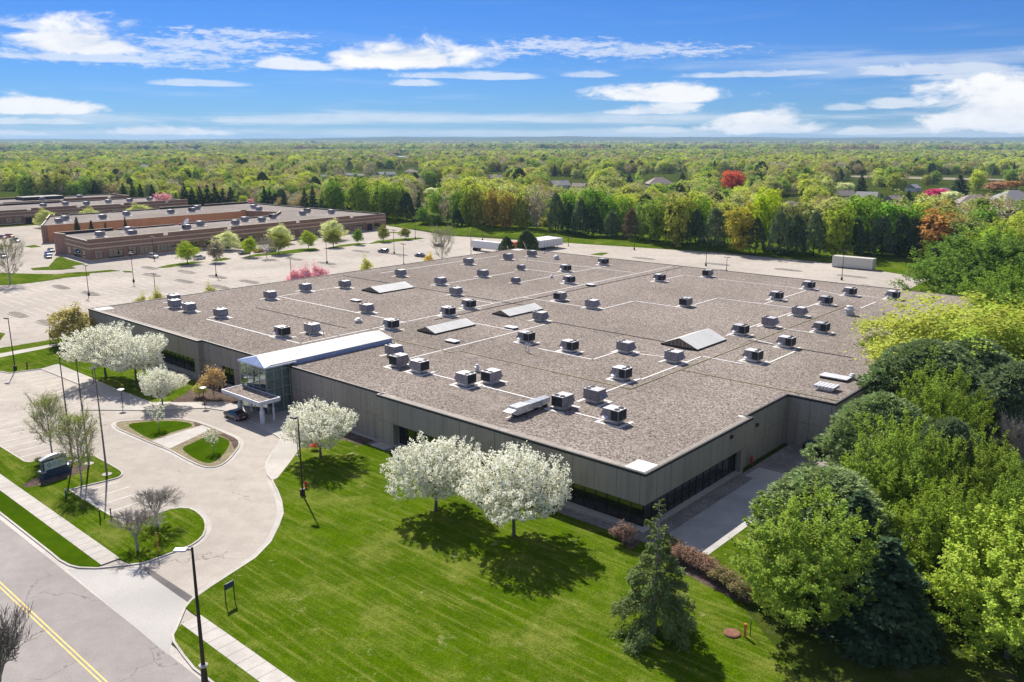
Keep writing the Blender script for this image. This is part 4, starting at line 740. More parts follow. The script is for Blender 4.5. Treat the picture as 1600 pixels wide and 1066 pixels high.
# local frame of the brick offices: x = bu, y = bv
BANG=math.atan2((BP(1,0)-BP(0,0)).y,(BP(1,0)-BP(0,0)).x)
HB=7.3
def brick_building(name,lab,poly,fronts,seed,roofz=HB-.45):
    """poly in (bu,bv); fronts: list of (p,q) edges that carry bands and windows"""
    t=thing(name,lab,'office building',BP(0,0),BANG); rn=random.Random(seed)
    P=[tuple(q) for q in poly]; m=MB(); m.prism(P,0,roofz,'brown_brick','brick_roof_gravel'); m.build('wall',t)
    ar=sum(P[i][0]*P[(i+1)%len(P)][1]-P[(i+1)%len(P)][0]*P[i][1] for i in range(len(P)))
    if ar<0: P=P[::-1]
    pr=MB()
    for i in range(len(P)):
        a,b=Vector(P[i]),Vector(P[(i+1)%len(P)]); d=b-a; L=d.length; d.normalize(); n=Vector((-d.y,d.x)); s=0
        while s<L-.1:
            e=min(L,s+rn.uniform(22,34)); z=HB+rn.choice((0,0,.55)); p,q=a+d*s,a+d*min(e,L)
            pr.add([(*p,roofz-.1),(*q,roofz-.1),(*(q+n*.45),roofz-.1),(*(p+n*.45),roofz-.1),(*p,z),(*q,z),(*(q+n*.45),z),(*(p+n*.45),z)],[(0,1,5,4),(1,2,6,5),(3,0,4,7)],'brown_brick')
            pr.add([(*(p+n*.45),roofz-.1),(*(q+n*.45),roofz-.1),(*(q+n*.45),z),(*(p+n*.45),z)],[(1,0,3,2)],'dark_coping')
            pr.add([(*(p-n*.06),z),(*(q-n*.06),z),(*(q+n*.5),z),(*(p+n*.5),z),(*(p-n*.06),z+.16),(*(q-n*.06),z+.16),(*(q+n*.5),z+.16),(*(p+n*.5),z+.16)],[(0,1,5,4),(1,2,6,5),(2,3,7,6),(3,0,4,7),(4,5,6,7)],'tan_stone' if z>HB else 'metal_coping')
            s=e+(2.2 if e<L-6 else 0)
    pr.build('parapet',t)
    bd=MB(); ws=[]
    for p,q in fronts:
        a=Vector(p); b=Vector(q); d=b-a; L=d.length; d.normalize(); n=Vector((d.y,-d.x))
        def obox(mb,s0,s1,z0,z1,o0,o1,mat):
            c=[a+d*s0+n*o0,a+d*s1+n*o0,a+d*s1+n*o1,a+d*s0+n*o1]; mb.add([(*k,z0) for k in c]+[(*k,z1) for k in c],[(0,1,5,4),(1,2,6,5),(2,3,7,6),(3,0,4,7),(4,5,6,7),(3,2,1,0)],mat)
        obox(bd,0,L,4.25,4.75,-.02,.06,'tan_stone'); obox(bd,0,L,6.05,6.4,-.02,.05,'tan_stone'); obox(bd,0,L,0,.5,-.02,.05,'tan_stone')
        s=2.0
        while s<L-5:
            w=rn.choice((3.0,3.0,5.5,7.5)); w=min(w,L-s-1); kind=rn.random(); g=MB(); z0,z1=(.15,3.5) if kind<.3 else (1.1,3.3)
            obox(g,s,s+w,z0,z1,-.05,.02,'window_glass'); wo=g.build('window',t); f=MB(); k=max(2,int(w/1.5))
            for i in range(k+1): obox(f,s+w*i/k-.05,s+w*i/k+.05,z0,z1,-.02,.07,'pole_bronze')
            obox(f,s,s+w,z1,z1+.12,-.02,.09,'tan_stone'); obox(f,s,s+w,z0-.12,z0,-.02,.09,'tan_stone'); f.build('frame',wo)
            s+=w+rn.choice((1.4,2.2,3.6))
            if rn.random()<.16 and s<L-10:
                e=MB(); obox(e,s,s+4.2,0,3.9,-.4,.55,'brown_brick'); obox(e,s+.5,s+3.7,.05,3.2,.5,.58,'coil_black'); obox(e,s-.3,s+4.5,3.75,4.1,.2,.95,'tan_stone'); e.build('entrance',t); s+=6
    bd.build('stone_band',t); return t
def rooftop_box(lab,u,v,z=HB-.45,k=1.0,group='units on the brick office roofs'):
    p=BP(u,v); o=dup(U2,(p.x,p.y,z),BANG+(math.pi if int(u)%2 else 0),lab,group,scale=k); return o
B1=brick_building('brick_office','long brown brick office with a courtyard, behind the tree lined lot',[(0,0),(149,0),(156,121),(43,121),(17,73),(19,72),(118,70),(124,50),(112,38),(84,34),(4,34),(4,25)],[((0,0),(149,0)),((4,25),(0,0)),((43,121),(17,73))],5)
ow=MB(); ow.add([(19,71.7,0),(117.6,69.7,0),(117.6,69.7,HB+.1),(19,71.7,HB+.1)],[(0,1,2,3)],'orange_brick'); ow.build('courtyard_wall',B1)
B2=brick_building('brick_office','brown brick office row behind the courtyard office',[(30,172),(147,168),(149,216),(60,216),(30,214)],[((30,172),(147,168))],8)
B3=brick_building('brick_office','farthest brown brick office, only its roof and one wall showing',[(40,236),(146,233),(150,268),(40,272)],[((40,236),(146,233))],11)
mb=MB(); mb.box(88,112,250,262,HB-.5,HB+1.6,'dark_coping'); mb.build('penthouse',B3)
rb=[(12,14,'lone unit near the front left corner of the courtyard office'),(22,9,'pale unit behind the front parapet of the courtyard office'),(28,22,'unit near the left rear parapet of the courtyard office'),(47,12,'unit above the small glazed bay of the courtyard office'),(60,22,'unit beside the satellite dish'),(72,14,'unit right of the satellite dish'),(84,24,'left of two close units on the front wing'),(88,17,'right of two close units on the front wing'),(101,26,'unit at the courtyard bend of the front wing'),(122,30,'unit on the joining wing near the lot'),(133,40,'left of a pair on the joining wing'),(136,25,'unit near the right end parapet'),(126,70,'unit mid way down the joining wing'),(134,85,'unit by the pink blossom behind the joining wing'),
 (30,84,'unit at the left end of the rear wing'),(38,95,'unit behind the left spruce trees'),(52,88,'unit on the rear wing over the left courtyard'),(68,96,'unit in the middle of the rear wing'),(88,90,'left unit over the orange brick wall'),(101,92,'right unit over the orange brick wall'),(112,104,'unit at the far right of the rear wing'),
 (70,186,'left unit of the second office row'),(84,190,'unit in the group on the second office row'),(92,182,'third unit of the second office row'),(108,188,'unit over the green tree tops on the second office row'),(120,186,'unit right of centre on the second office row'),(135,190,'last unit on the second office row'),(72,250,'left unit on the farthest office roof'),(96,244,'pair mate on the farthest office roof'),(120,246,'right unit on the farthest office roof')]
for u,v,l in rb: rooftop_box(l,u,v,k=1.15)
p=BP(57,27); t=thing('satellite_dish','white satellite dish on the brick office roof','satellite dish',(p.x,p.y,HB-.45),-.6); m=MB(); m.tube((0,0,0),(0,0,1.6),.12,.1,'galvanised'); m.build('mast',t); m=MB(); m.lathe([(.1,0),(.8,.12),(1.4,.42),(1.5,.5)],'trailer_white',18); e=m.build('dish',t); e.location=(0,0,1.7); e.rotation_euler=(R(55),0,0)
# ------------------------------------------------------------------ houses among the trees
def house(lab,u,v,w,wall,roofm,rz,hip=False,k=1.0,z=5.2):
    p=G(u,v,z); d=p.to_2d().length; W=w*d/FPX*1.0; D=W*.72; hw=3.4*k if not hip else 3.6*k; hr_=hw+min(W,D)*.34
    t=thing('house',lab,'house',(p.x,p.y,0),rz,'houses among the trees'); m=MB(); m.box(-W/2,W/2,-D/2,D/2,0,hw,wall)
    if not hip: m.add([(-W/2,-D/2,hw),(-W/2,D/2,hw),(-W/2,0,hr_-.1),(W/2,-D/2,hw),(W/2,D/2,hw),(W/2,0,hr_-.1)],[(0,2,1),(3,4,5)],wall)
    m.build('wall',t); m=MB(); e=.5; x=W/2+e; y=D/2+e; r=x-(y if hip else 0)
    m.add([(-x,-y,hw-.15),(x,-y,hw-.15),(x,y,hw-.15),(-x,y,hw-.15),(-r,0,hr_),(r,0,hr_)],[(0,1,5,4),(2,3,4,5),(1,2,5),(3,0,4),(3,2,1,0)],roofm); ro=m.build('roof',t)
    m=MB(); m.box(W*.2,W*.2+.8,.3,1.1,hr_-1.2,hr_+.7,'brown_brick'); m.build('chimney',ro)
    n=max(2,int(W/4))
    for i in range(n):
        xx=-W/2+W*(i+.5)/n; m=MB(); m.box(xx-.6,xx+.6,-D/2-.06,-D/2+.02,1.0,2.5,'window_glass'); m.build('window',t)
    m=MB(); m.box(-.5,.5,-D/2-.07,-D/2+.02,0,.9,'brown_paint'); m.build('door',t)
HS=[(1320,301,27,'siding_tan','shingle_brown',.3,False,'brown roofed house left of its neighbour beyond the wood'),(1355,303,27,'siding_white','shingle_grey',-.5,False,'white gabled grey roofed house right of its brown neighbour'),(1236,318,30,'siding_tan','shingle_brown',.1,True,'low brown roof half sunk in trees behind the pines'),(1427,290,20,'siding_white','shingle_grey',.8,False,'small grey gable left of the magenta tree, farther off'),(1475,297,24,'siding_tan','shingle_grey',.2,True,'grey hip roof just behind the magenta tree'),
 (1522,313,46,'siding_tan','shingle_brown',-.2,True,'wide brown hip roof left of the big blue grey roof'),(1582,308,50,'siding_white','shingle_grey',.15,True,'big blue grey hip roof at the frame edge'),(1396,307,22,'siding_tan','shingle_brown',.5,False,'small tan house between the grey gable and the wood'),(874,286,28,'siding_white','shingle_grey',.4,False,'grey roofed white house above the dark pines near the middle'),(905,288,20,'siding_tan','shingle_brown',-.3,False,'tan house right of the grey roofed one near the middle'),
 (1030,284,38,'siding_tan','shingle_brown',.1,True,'long low brown roof left of the red tree'),(630,248,22,'trailer_white','trailer_white',.5,False,'white roofed barn far out in the wood'),(595,270,14,'siding_white','shingle_grey',1.0,False,'left of two white gables behind the yellow green trees'),(609,270,15,'siding_white','shingle_grey',.6,False,'right of two white gables behind the yellow green trees'),(546,271,12,'siding_white','shingle_grey',.2,False,'small white house left of the two white gables'),(562,272,12,'siding_tan','shingle_grey',.9,False,'small dark house beside the two white gables'),
 (642,267,20,'siding_tan','shingle_brown',0.,True,'brown roof right of the two white gables'),(774,275,18,'siding_white','shingle_brown',.3,False,'house with a reddish roof near the middle distance'),(506,273,10,'siding_white','shingle_grey',.3,False,'small white house above the brick office'),(225,259,14,'siding_tan','shingle_grey',.3,True,'grey roof alone in the left far wood')]
for u,v,w,wl_,rf,rz,hip,lab in HS: house(lab,u,v,w,wl_,rf,rz,hip)
for u,v,w,l in ((466,227,34,'long white factory roof on the horizon, left one'),(575,228.2,30,'long white factory roof on the horizon, right one')):
    p=G(u,v,6); d=p.to_2d().length; W=min(w*d/FPX,260); t=thing('factory',l,'factory',(p.x,p.y,0),.05,'factories on the horizon'); m=MB(); m.box(-W/2,W/2,-40,40,0,9,'siding_white'); m.build('wall',t); m=MB(); m.box(-W/2-1,W/2+1,-41,41,9,26,'trailer_white'); m.build('roof',t)
# ------------------------------------------------------------------ trees
def np_mesh(name,V,Q,mats,mi,rnd):
    """quads from arrays, with a per-face random value"""
    me=bpy.data.meshes.new(name); V=np.asarray(V,dtype=np.float32); Q=np.asarray(Q,dtype=np.int32); n=len(Q)
    me.vertices.add(len(V)); me.vertices.foreach_set('co',V.ravel()); me.loops.add(n*4); me.loops.foreach_set('vertex_index',Q.ravel())
    me.polygons.add(n); me.polygons.foreach_set('loop_start',np.arange(n,dtype=np.int32)*4)
    for k in mats: me.materials.append(MATS[k])
    me.polygons.foreach_set('material_index',np.asarray(mi,dtype=np.int32))
    at=me.attributes.new('rnd','FLOAT','FACE'); at.data.foreach_set('value',np.asarray(rnd,dtype=np.float32))
    me.update(calc_edges=True); return me
def unit(a): return a/np.maximum(np.linalg.norm(a,axis=-1,keepdims=True),1e-9)
def leaves(c,n,size,rng,aspect=.75,along=None):
    """diamond leaves at centres c facing n; along gives the long axis"""
    N=len(c); t=along if along is not None else rng.normal(size=(N,3)); t=unit(t-n*np.sum(t*n,1,keepdims=True)); s=np.cross(n,t); size=np.asarray(size).reshape(-1,1)
    k=size*aspect
    V=np.stack([c-t*size*.5,c+s*k*.5+n*size*.06,c+t*size*.5,c-s*k*.5+n*size*.06],1).reshape(-1,3)
    return V,np.arange(N*4).reshape(N,4)
def tubes(segs,sides=5):
    """segs: list of (p,q,r0,r1)"""
    P=np.array([s[0] for s in segs],float);Qv=np.array([s[1] for s in segs],float);r0=np.array([s[2] for s in segs]);r1=np.array([s[3] for s in segs])
    d=unit(Qv-P); ref=np.where(np.abs(d[:,2:3])<.9,np.array([[0,0,1.]]),np.array([[1.,0,0]])); u=unit(np.cross(d,ref)); w=np.cross(d,u)
    an=2*np.pi*np.arange(sides)/sides; ring=np.cos(an)[None,:,None]*u[:,None,:]+np.sin(an)[None,:,None]*w[:,None,:]
    A=P[:,None,:]+ring*r0[:,None,None]; B=Qv[:,None,:]+ring*r1[:,None,None]; V=np.concatenate([A,B],1).reshape(-1,3); n=len(segs)
    i=np.arange(sides); j=(i+1)%sides; q=np.stack([i,j,j+sides,i+sides],1); Q=(np.arange(n)[:,None,None]*2*sides+q[None]).reshape(-1,4)
    return V,Q
class TM:
    def __init__(s): s.V=[];s.Q=[];s.mi=[];s.r=[];s.n=0;s.mats=[]
    def add(s,V,Q,mat,rnd):
        if mat not in s.mats: s.mats.append(mat)
        s.V.append(V); s.Q.append(Q+s.n); s.n+=len(V); s.mi.append(np.full(len(Q),s.mats.index(mat))); s.r.append(np.broadcast_to(rnd,(len(Q),)))
    def mesh(s,name): return np_mesh(name,np.concatenate(s.V),np.concatenate(s.Q),s.mats,np.concatenate(s.mi),np.concatenate(s.r))
def skeleton(rng,h,crown_r,trunk_r,z_split,n_limbs=9,lean=.1,upright=.5):
    """trunk and limbs; returns segments and limb end points (unit crown height h)"""
    segs=[]; p=np.array([0,0,0.]); r=trunk_r; k=5; pts=[p]
    for i in range(k):
        q=p+np.array([rng.normal()*lean*.3,rng.normal()*lean*.3,(h*.72)/k]); r1=r*.80; segs.append((p,q,r,r1)); p=q; r=r1; pts.append(p)
    ends=[]
    for i in range(n_limbs):
        f=z_split+(1-z_split)*.75*rng.random(); z=h*.72*f; base=np.array([np.interp(z,[q[2] for q in pts],[q[a] for q in pts]) for a in (0,1,2)])
        az=2*np.pi*(i+rng.random()*.6)/n_limbs*2.4; L=crown_r*(.55+.35*rng.random())*(1.1-.4*f); d=np.array([math.cos(az),math.sin(az),upright+rng.random()*.6]); d/=np.linalg.norm(d)
        m=base+d*L*.5; d2=d+np.array([rng.normal()*.3,rng.normal()*.3,.35]); d2/=np.linalg.norm(d2); e=m+d2*L*.55; rr=trunk_r*.42*(1-.5*f)
        segs+=[(base,m,rr,rr*.6),(m,e,rr*.6,rr*.2)]; ends.append(e)
        for _ in range(3):
            d3=d2+rng.normal(size=3)*.5; d3/=np.linalg.norm(d3); s0=m+(e-m)*rng.random(); e3=s0+d3*L*.45; segs.append((s0,e3,rr*.3,rr*.08)); ends.append(e3)
    return segs,ends
def leafy(seed,h,rad,z0,n_cl,per,leaf,kind='round',mats=('leaf','leaf'),mixf=0.0,trunk=.2,bark='bark',spray=0.0,gap=.25,split=False,clr=None,nrm=.5,am=.13):
    """deciduous crown: leaf clumps through an uneven envelope. Returns mesh(es) crown, trunk"""
    rng=np.random.default_rng(seed); ch=h-z0; zc=z0+ch*.5
    ph=rng.random(6)*6.28
    d=unit(rng.normal(size=(n_cl,3))); el=np.arcsin(d[:,2]); az=np.arctan2(d[:,1],d[:,0])
    lump=1+am*np.sin(3*az+ph[0]+2*el)+am*np.sin(5*az+ph[1]-3*el)*.8+am*np.sin(4*el+ph[2]+az)
    rr=(1-gap*.0-.72*rng.random(n_cl)**2.6)*lump
    if kind=='round': sc=np.stack([d[:,0]*rad,d[:,1]*rad,d[:,2]*ch*.5],1); sc[:,2]=np.where(sc[:,2]<0,sc[:,2]*.85,sc[:,2])
    elif kind=='oval': sc=np.stack([d[:,0]*rad*np.cos(el*.35),d[:,1]*rad*np.cos(el*.35),d[:,2]*ch*.5],1)
    elif kind=='egg': w=np.where(d[:,2]>0,1-.45*np.maximum(d[:,2],0)**1.2,1.0); sc=np.stack([d[:,0]*rad*w,d[:,1]*rad*w,d[:,2]*ch*.5],1)
    elif kind=='flat': sc=np.stack([d[:,0]*rad,d[:,1]*rad,np.abs(d[:,2])*ch*.5],1)
    c=sc*rr[:,None]+np.array([0,0,zc]); out=unit(sc)
    crad=(clr or rad*.17)*(.7+.6*rng.random(n_cl))
    ci=np.repeat(np.arange(n_cl),per); N=len(ci); off=rng.normal(size=(N,3))*crad[ci][:,None]*.55
    if spray:
        ax=unit(out+np.array([0,0,.9])+rng.normal(size=(n_cl,3))*.35); s=(rng.random(N)-.35)*spray; off=ax[ci]*s[:,None]+rng.normal(size=(N,3))*crad[ci][:,None]*.22
    else: off[:,2]*=.75
    P=c[ci]+off; P[:,2]=np.maximum(P[:,2],z0*.55+.2)
    n=unit(out[ci]*.85+np.array([0,0,.4])+rng.normal(size=(N,3))*nrm)
    V,Q=leaves(P,n,leaf*(.7+.6*rng.random(N)),rng)
    crnd=np.clip(rng.normal(.5,.2,n_cl),0,1); rnd=np.clip(crnd[ci]*.7+rng.random(N)*.3,0,1)
    T=TM()
    if mixf>0:
        pick=rng.random(N)<mixf; 
        q2=Q[pick]; T.add(V,Q[~pick],mats[0],rnd[~pick]); T.Q.append(q2); T.mi.append(np.full(len(q2),1)); T.mats.append(mats[1]); T.r.append(rnd[pick])
    else: T.add(V,Q,mats[0],rnd)
    segs,_=skeleton(rng,h,rad,trunk,max(.15,z0/h*.9),8)
    tv,tq=tubes(segs,6)
    if split:
        K=TM(); K.add(tv,tq,bark,.5); return T.mesh('crown'),K.mesh('trunk')
    T.add(tv,tq,bark,.5); return T.mesh('tree')
def conifer(seed,h,rad,n_wh,mat='needle',bark='dark_bark',z0=.6,nq=10,size=.5,droop=.25,sparse=0.0,split=False,irregular=.2,tuft=False,pw=.85,side_=.16,asp=.55):
    rng=np.random.default_rng(seed); C=[];Nn=[];A=[];Sz=[];rn=[]; segs=[((0,0,0),(0,0,h*.55),rad*.055+.05,rad*.035+.03),((0,0,h*.55),(0,0,h*.985),rad*.035+.03,.02)]
    for w in range(n_wh):
        f=w/(n_wh-1); z=z0+(h-z0)*f; L=rad*(1-f)**pw*(1-irregular+2*irregular*rng.random())+.12*rad
        nb=max(4,int((9 if not tuft else 8)*(1-f*.55)))
        for b in range(nb):
            if rng.random()<sparse*max(0,f-.4)*2: continue
            az=6.283*(b+rng.random())/nb; l=L*(.6+.55*rng.random()); up=droop*-1+.75*f; d=unit(np.array([math.cos(az),math.sin(az),up+rng.normal()*.12])); 
            segs.append(((0,0,z),tuple(np.array([0,0,z])+d*l),.03+.02*(1-f)*rad/3,.012))
            k=max(3,int(nq*l/rad*1.4)); t=(.25+.75*np.sqrt(rng.random(k))); p=np.array([0,0,z])+d*(l*t)[:,None]
            side=unit(np.cross(d,[0,0,1.])); off=side*(rng.normal(size=(k,1))*l*side_)+np.array([0,0,1.])*(rng.normal(size=(k,1))*.06*l)-np.array([0,0,1])*(t[:,None]**2*l*.06)
            C.append(p+off); Nn.append(unit(np.array([0,0,1.])+rng.normal(size=(k,3))*.45+d*.3)); A.append(unit(d+rng.normal(size=(k,3))*.5)); Sz.append(size*(.7+.6*rng.random(k))); rn.append(np.clip(np.full(k,rng.random())*.5+rng.random(k)*.5,0,1))
    V,Q=leaves(np.concatenate(C),np.concatenate(Nn),np.concatenate(Sz),rng,asp,np.concatenate(A)); T=TM(); T.add(V,Q,mat,np.concatenate(rn)); tv,tq=tubes(segs,4)
    if split: K=TM(); K.add(tv,tq,bark,.5); return T.mesh('crown'),K.mesh('trunk')
    T.add(tv,tq,bark,.5); return T.mesh('tree')
def pine(seed,h,rad,n_t,size=.34,per=16,split=False,mat='needle'):
    """broad pine: round tufts of long needles on an uneven dome"""
    rng=np.random.default_rng(seed); ph=rng.random(4)*6.28
    z=rng.random(n_t)**.8; az=rng.random(n_t)*6.283; env=(1-z**2.2)**.62*(1+.13*np.sin(3*az+ph[0]+5*z)+.10*np.sin(5*az+ph[1]-7*z)); r=rad*env*(1-.55*rng.random(n_t)**3)
    c=np.stack([np.cos(az)*r,np.sin(az)*r,h*.10+z*h*.9],1); out=unit(np.stack([np.cos(az),np.sin(az),.55+0*az],1)); ax=unit(out+rng.normal(size=(n_t,3))*.3+np.array([0,0,.35]))
    ci=np.repeat(np.arange(n_t),per); N=len(ci); d=unit(ax[ci]+rng.normal(size=(N,3))*.62); P=c[ci]+d*size*.55+rng.normal(size=(N,3))*.10
    n=unit(np.cross(d,rng.normal(size=(N,3)))); V,Q=leaves(P,n,size*(.8+.6*rng.random(N)),rng,.30,d); T=TM(); cr=rng.random(n_t); T.add(V,Q,mat,np.clip(cr[ci]*.6+rng.random(N)*.4,0,1))
    segs=[((0,0,0),(0,0,h*.5),rad*.07,rad*.045),((0,0,h*.5),(0,0,h*.97),rad*.045,.03)]
    for i in range(26):
        k=rng.integers(n_t); q=c[k]; segs.append(((0,0,max(.8,q[2]-rad*.35)),tuple(q),.07,.02))
    tv,tq=tubes(segs,5)
    if split: K=TM(); K.add(tv,tq,'dark_bark',.5); return T.mesh('crown'),K.mesh('trunk')
    T.add(tv,tq,'dark_bark',.5); return T.mesh('tree')
def bare(seed,h,spread,levels=5,trunk=.16,bud=0,budsize=.16,flat=0.0,bark='bark',split=True,z_split=.25,nb=(3,4),up=.14):
    rng=np.random.default_rng(seed); segs=[]; tips=[]
    def grow(p,d,L,r,lev):
        q=p+d*L*.5; d2=unit(d+rng.normal(size=3)*.12); e=q+d2*L*.5; segs.append((p,q,r,r*.85)); segs.append((q,e,r*.85,r*.62))
        if lev==0: tips.append(e); return
        for i in range(rng.integers(nb[0],nb[1]+1)):
            a=rng.random()*6.283; o=unit(np.cross(d2,[math.cos(a),math.sin(a),.3])); sp=spread*(.6+.6*rng.random()); nd_=unit(d2+o*sp+np.array([0,0,(up-flat*.5)])); s=(p+(e-p)*(.3+.7*rng.random()) if up>.2 else q+(e-q)*rng.random()) if lev<levels else e-(d2*L*.25*rng.random())
            grow(s,nd_,L*(.62+.2*rng.random()),r*(.52+.1*rng.random()),lev-1)
        grow(e,unit(d2+rng.normal(size=3)*.15-np.array([0,0,flat*.3])),L*.74,r*.6,lev-1)
    grow(np.zeros(3),np.array([0,0,1.]),h*z_split,trunk,levels)
    zmax=max(t[2] for t in tips); k=h/zmax; segs=[(np.array(a)*k,np.array(b)*k,max(c,.012),max(d,.010)) for a,b,c,d in segs]; tips=np.array(tips)*k
    tv,tq=tubes(segs,4); K=TM(); n0=2
    big=[s for s in segs if s[2]>trunk*.5]; small=[s for s in segs if s[2]<=trunk*.5]
    bv,bq=tubes(big,6); K.add(bv,bq,bark,.5); sv,sq=tubes(small,3); T=TM(); T.add(sv,sq,bark,.5)
    if bud:
        N=len(tips)*bud; c=np.repeat(tips,bud,0)+rng.normal(size=(N,3))*.16; V,Q=leaves(c,unit(rng.normal(size=(N,3))+[0,0,.5]),budsize*(.6+.8*rng.random(N)),rng); T.add(V,Q,'leaf',rng.random(N))
    if split: return T.mesh('twigs'),K.mesh('trunk')
    for a in (K,): T.add(bv,bq,bark,.5)
    return T.mesh('tree')
def twiggy(seed,h,rad,z0,n_l=30,sub=7,tw=6,trunk=.13,bark='bark',bud=1,budsize=.15):
    """oval crown of upright bare twigs round a central leader, with a few buds"""
    rng=np.random.default_rng(seed); S_=[];B=[((0,0,0),(0,0,h*.45),trunk,trunk*.75),((0,0,h*.45),(.05,.03,h*.93),trunk*.75,.02)]; tips=[]
    for i in range(n_l):
        f=(i+rng.random())/n_l; z=z0*.75+(h*.88-z0*.75)*f; az=i*2.4+rng.random()*.5; env=math.sin(math.pi*min(1,(f*.8+.16)))**.7; L=rad*env*(.85+.35*rng.random())*1.25
        d=unit(np.array([math.cos(az),math.sin(az),.75+.7*f])); p=np.array([0,0,z]); m=p+d*L*.5; e=m+unit(d+np.array([0,0,.5]))*L*.5; r=trunk*.38*(1-.6*f); S_+=[(p,m,r,r*.65),(m,e,r*.65,.014)]
        for j in range(sub):
            t=.25+.75*rng.random(); q=(p+(m-p)*t*2) if t<.5 else (m+(e-m)*(t*2-1)); d2=unit(d+rng.normal(size=3)*.45+np.array([0,0,.45])); l2=L*.42*(.6+.6*rng.random()); e2=q+d2*l2; S_.append((q,e2,.020,.012)); tips.append(e2)
            for k in range(tw):
                q3=q+(e2-q)*rng.random(); d3=unit(d2+rng.normal(size=3)*.5+np.array([0,0,.25])); e3=q3+d3*l2*.5; S_.append((q3,e3,.013,.008)); tips.append(e3)
    K=TM(); bv,bq=tubes(B,8); K.add(bv,bq,bark,.5); T=TM(); sv,sq=tubes(S_,3); T.add(sv,sq,bark,.5); tips=np.array(tips)
    if bud: N=len(tips)*bud; c=np.repeat(tips,bud,0)+rng.normal(size=(N,3))*.12; V,Q=leaves(c,unit(rng.normal(size=(N,3))+[0,0,.4]),budsize*(.6+.8*rng.random(N)),rng); T.add(V,Q,'leaf',rng.random(N))
    return T.mesh('twigs'),K.mesh('trunk')
def tree_thing(name,label,cat,meshes,loc,rz=0,scale=1.0,color=(.08,.12,.02),group=None,names=('crown','trunk')):
    t=thing(name,label,cat,loc,rz,group); t.scale=scale if hasattr(scale,'__len__') else (scale,)*3
    for n,me in zip(names,meshes):
        o=bpy.data.objects.new(n,me); COL.objects.link(o); o.parent=t; o.color=(*color,1)
    return t
def one_mesh_tree(name,label,cat,me,loc,rz,scale,color,group):
    o=bpy.data.objects.new(name,me); COL.objects.link(o); o.location=loc; o.rotation_euler.z=rz; o.scale=scale if hasattr(scale,'__len__') else (scale,)*3; o.color=(*color,1); return tag(o,label,cat,group)
YG=(.155,.195,.020); MG=(.075,.125,.018); OL=(.115,.125,.028); LG=(.13,.165,.045); BR=(.125,.105,.06); OR=(.19,.105,.035); RD=(.27,.06,.035); PK=(.29,.165,.21); MAG=(.26,.03,.10); CF=(.026,.044,.022); PN=(.060,.085,.048); BG=(.036,.056,.032); GY=(.13,.118,.095); PALE=(.27,.29,.17)
# --- near blossom trees
bl=[leafy(11+i,8.5,5.2,2.5,1150,28,.215,'round',('blossom','blossom_leaf'),.13,.23,'bark',1.0,split=True,clr=.5,nrm=.95) for i in range(2)]
for k,(u,v,s,lab) in enumerate(((803,840,1.06,'biggest white blossom tree, nearest the front corner of the building'),(681,800,.96,'white blossom tree just behind the biggest one on the lawn'),(501,717,.86,'white blossom tree on the lawn right of the glazed entrance'),(166,592,1.08,'widest white blossom tree at the left end of the front wall'),(214,602,1.02,'white blossom tree between the widest one and the small one'),(254,634,.62,'small white blossom tree beside the entrance walk'))):
    tree_thing('crabapple_tree',lab,'blossom tree',bl[k%2],G(u,v)+Vector((0,0,.1)),k*1.3,(s*1.0,s*1.0,s*(1.0 if k!=5 else 1.1)),group='white blossom trees round the front')
sap=[leafy(31,4.0,1.0,1.3,90,14,.16,'oval',('blossom','blossom_leaf'),.35,.05,'pale_bark',.4,split=True,clr=.25)]
for u,v,s,lab in ((249,671,1.0,'slim blossom sapling on the left lawn of the drive island'),(333.5,707,.85,'thin pale sapling on the right lawn of the drive island')): tree_thing('crabapple_sapling',lab,'young tree',sap[0],G(u,v)+Vector((0,0,.12)),.5,s)
# --- near bare trees
ba=twiggy(41,8.8,2.6,2.0,38,9,7,.12,'pale_bark',2,.13); bb=bare(42,6.2,.72,5,.14,0,.1,.22,'pale_bark',z_split=.34)
for m,u,v,s,lab in ((ba,128,756,1.0,'budding bare tree right of the monument sign'),(ba,82,714,.93,'budding bare tree behind the monument sign')): tree_thing('budding_tree',lab,'tree',m,G(u,v)+Vector((0,0,.1)),u*.1,(s,s,s),(.135,.16,.045),'budding trees by the sign',('twigs','trunk'))
for u,v,s,lab in ((215.5,862,.95,'flat topped bare tree nearest the driveway apron'),(246.5,825,.92,'flat topped bare tree behind the other one, on the lawn tip')): tree_thing('bare_tree',lab,'tree',bb,G(u,v)+Vector((0,0,.1)),u*.2,(s*1.25,s*1.25,s*.85),(.2,.2,.1),'flat topped bare trees on the lawn tip',('twigs','trunk'))
bc=bare(43,7.2,.6,5,.13,0,.1,0,'pale_bark',z_split=.2,up=.3); p=G(6,1112); tree_thing('bare_tree','leafless tree at the frame corner beyond the street',"tree",bc,p,.3,1.25,GY,None,('twigs','trunk'))
bd_=twiggy(44,8.0,3.3,1.5,34,8,7,.13,'pale_bark',1,.16); p=G(691,412); tree_thing('budding_tree','loose pale twiggy tree behind the left roof edge','tree',bd_,p,.3,1.35,(.13,.14,.06),None,('twigs','trunk'))
p=G(16.5,444); tree_thing('budding_tree','loose leafed pale tree on the road lawn at the frame edge','tree',bd_,p,1.3,1.45,(.15,.16,.08),None,('twigs','trunk'))
# --- the sparse spruce on the front lawn
sp=conifer(51,10.9,3.1,24,'needle','pale_bark',1.9,135,.34,.30,.62,True,.36,pw=.9,side_=.085,asp=.33); tree_thing('spruce_tree','sparse topped spruce standing alone on the front lawn','spruce',sp,G(1022,992)+Vector((0,0,.1)),0,(.95,.95,1.15),(.062,.082,.028))
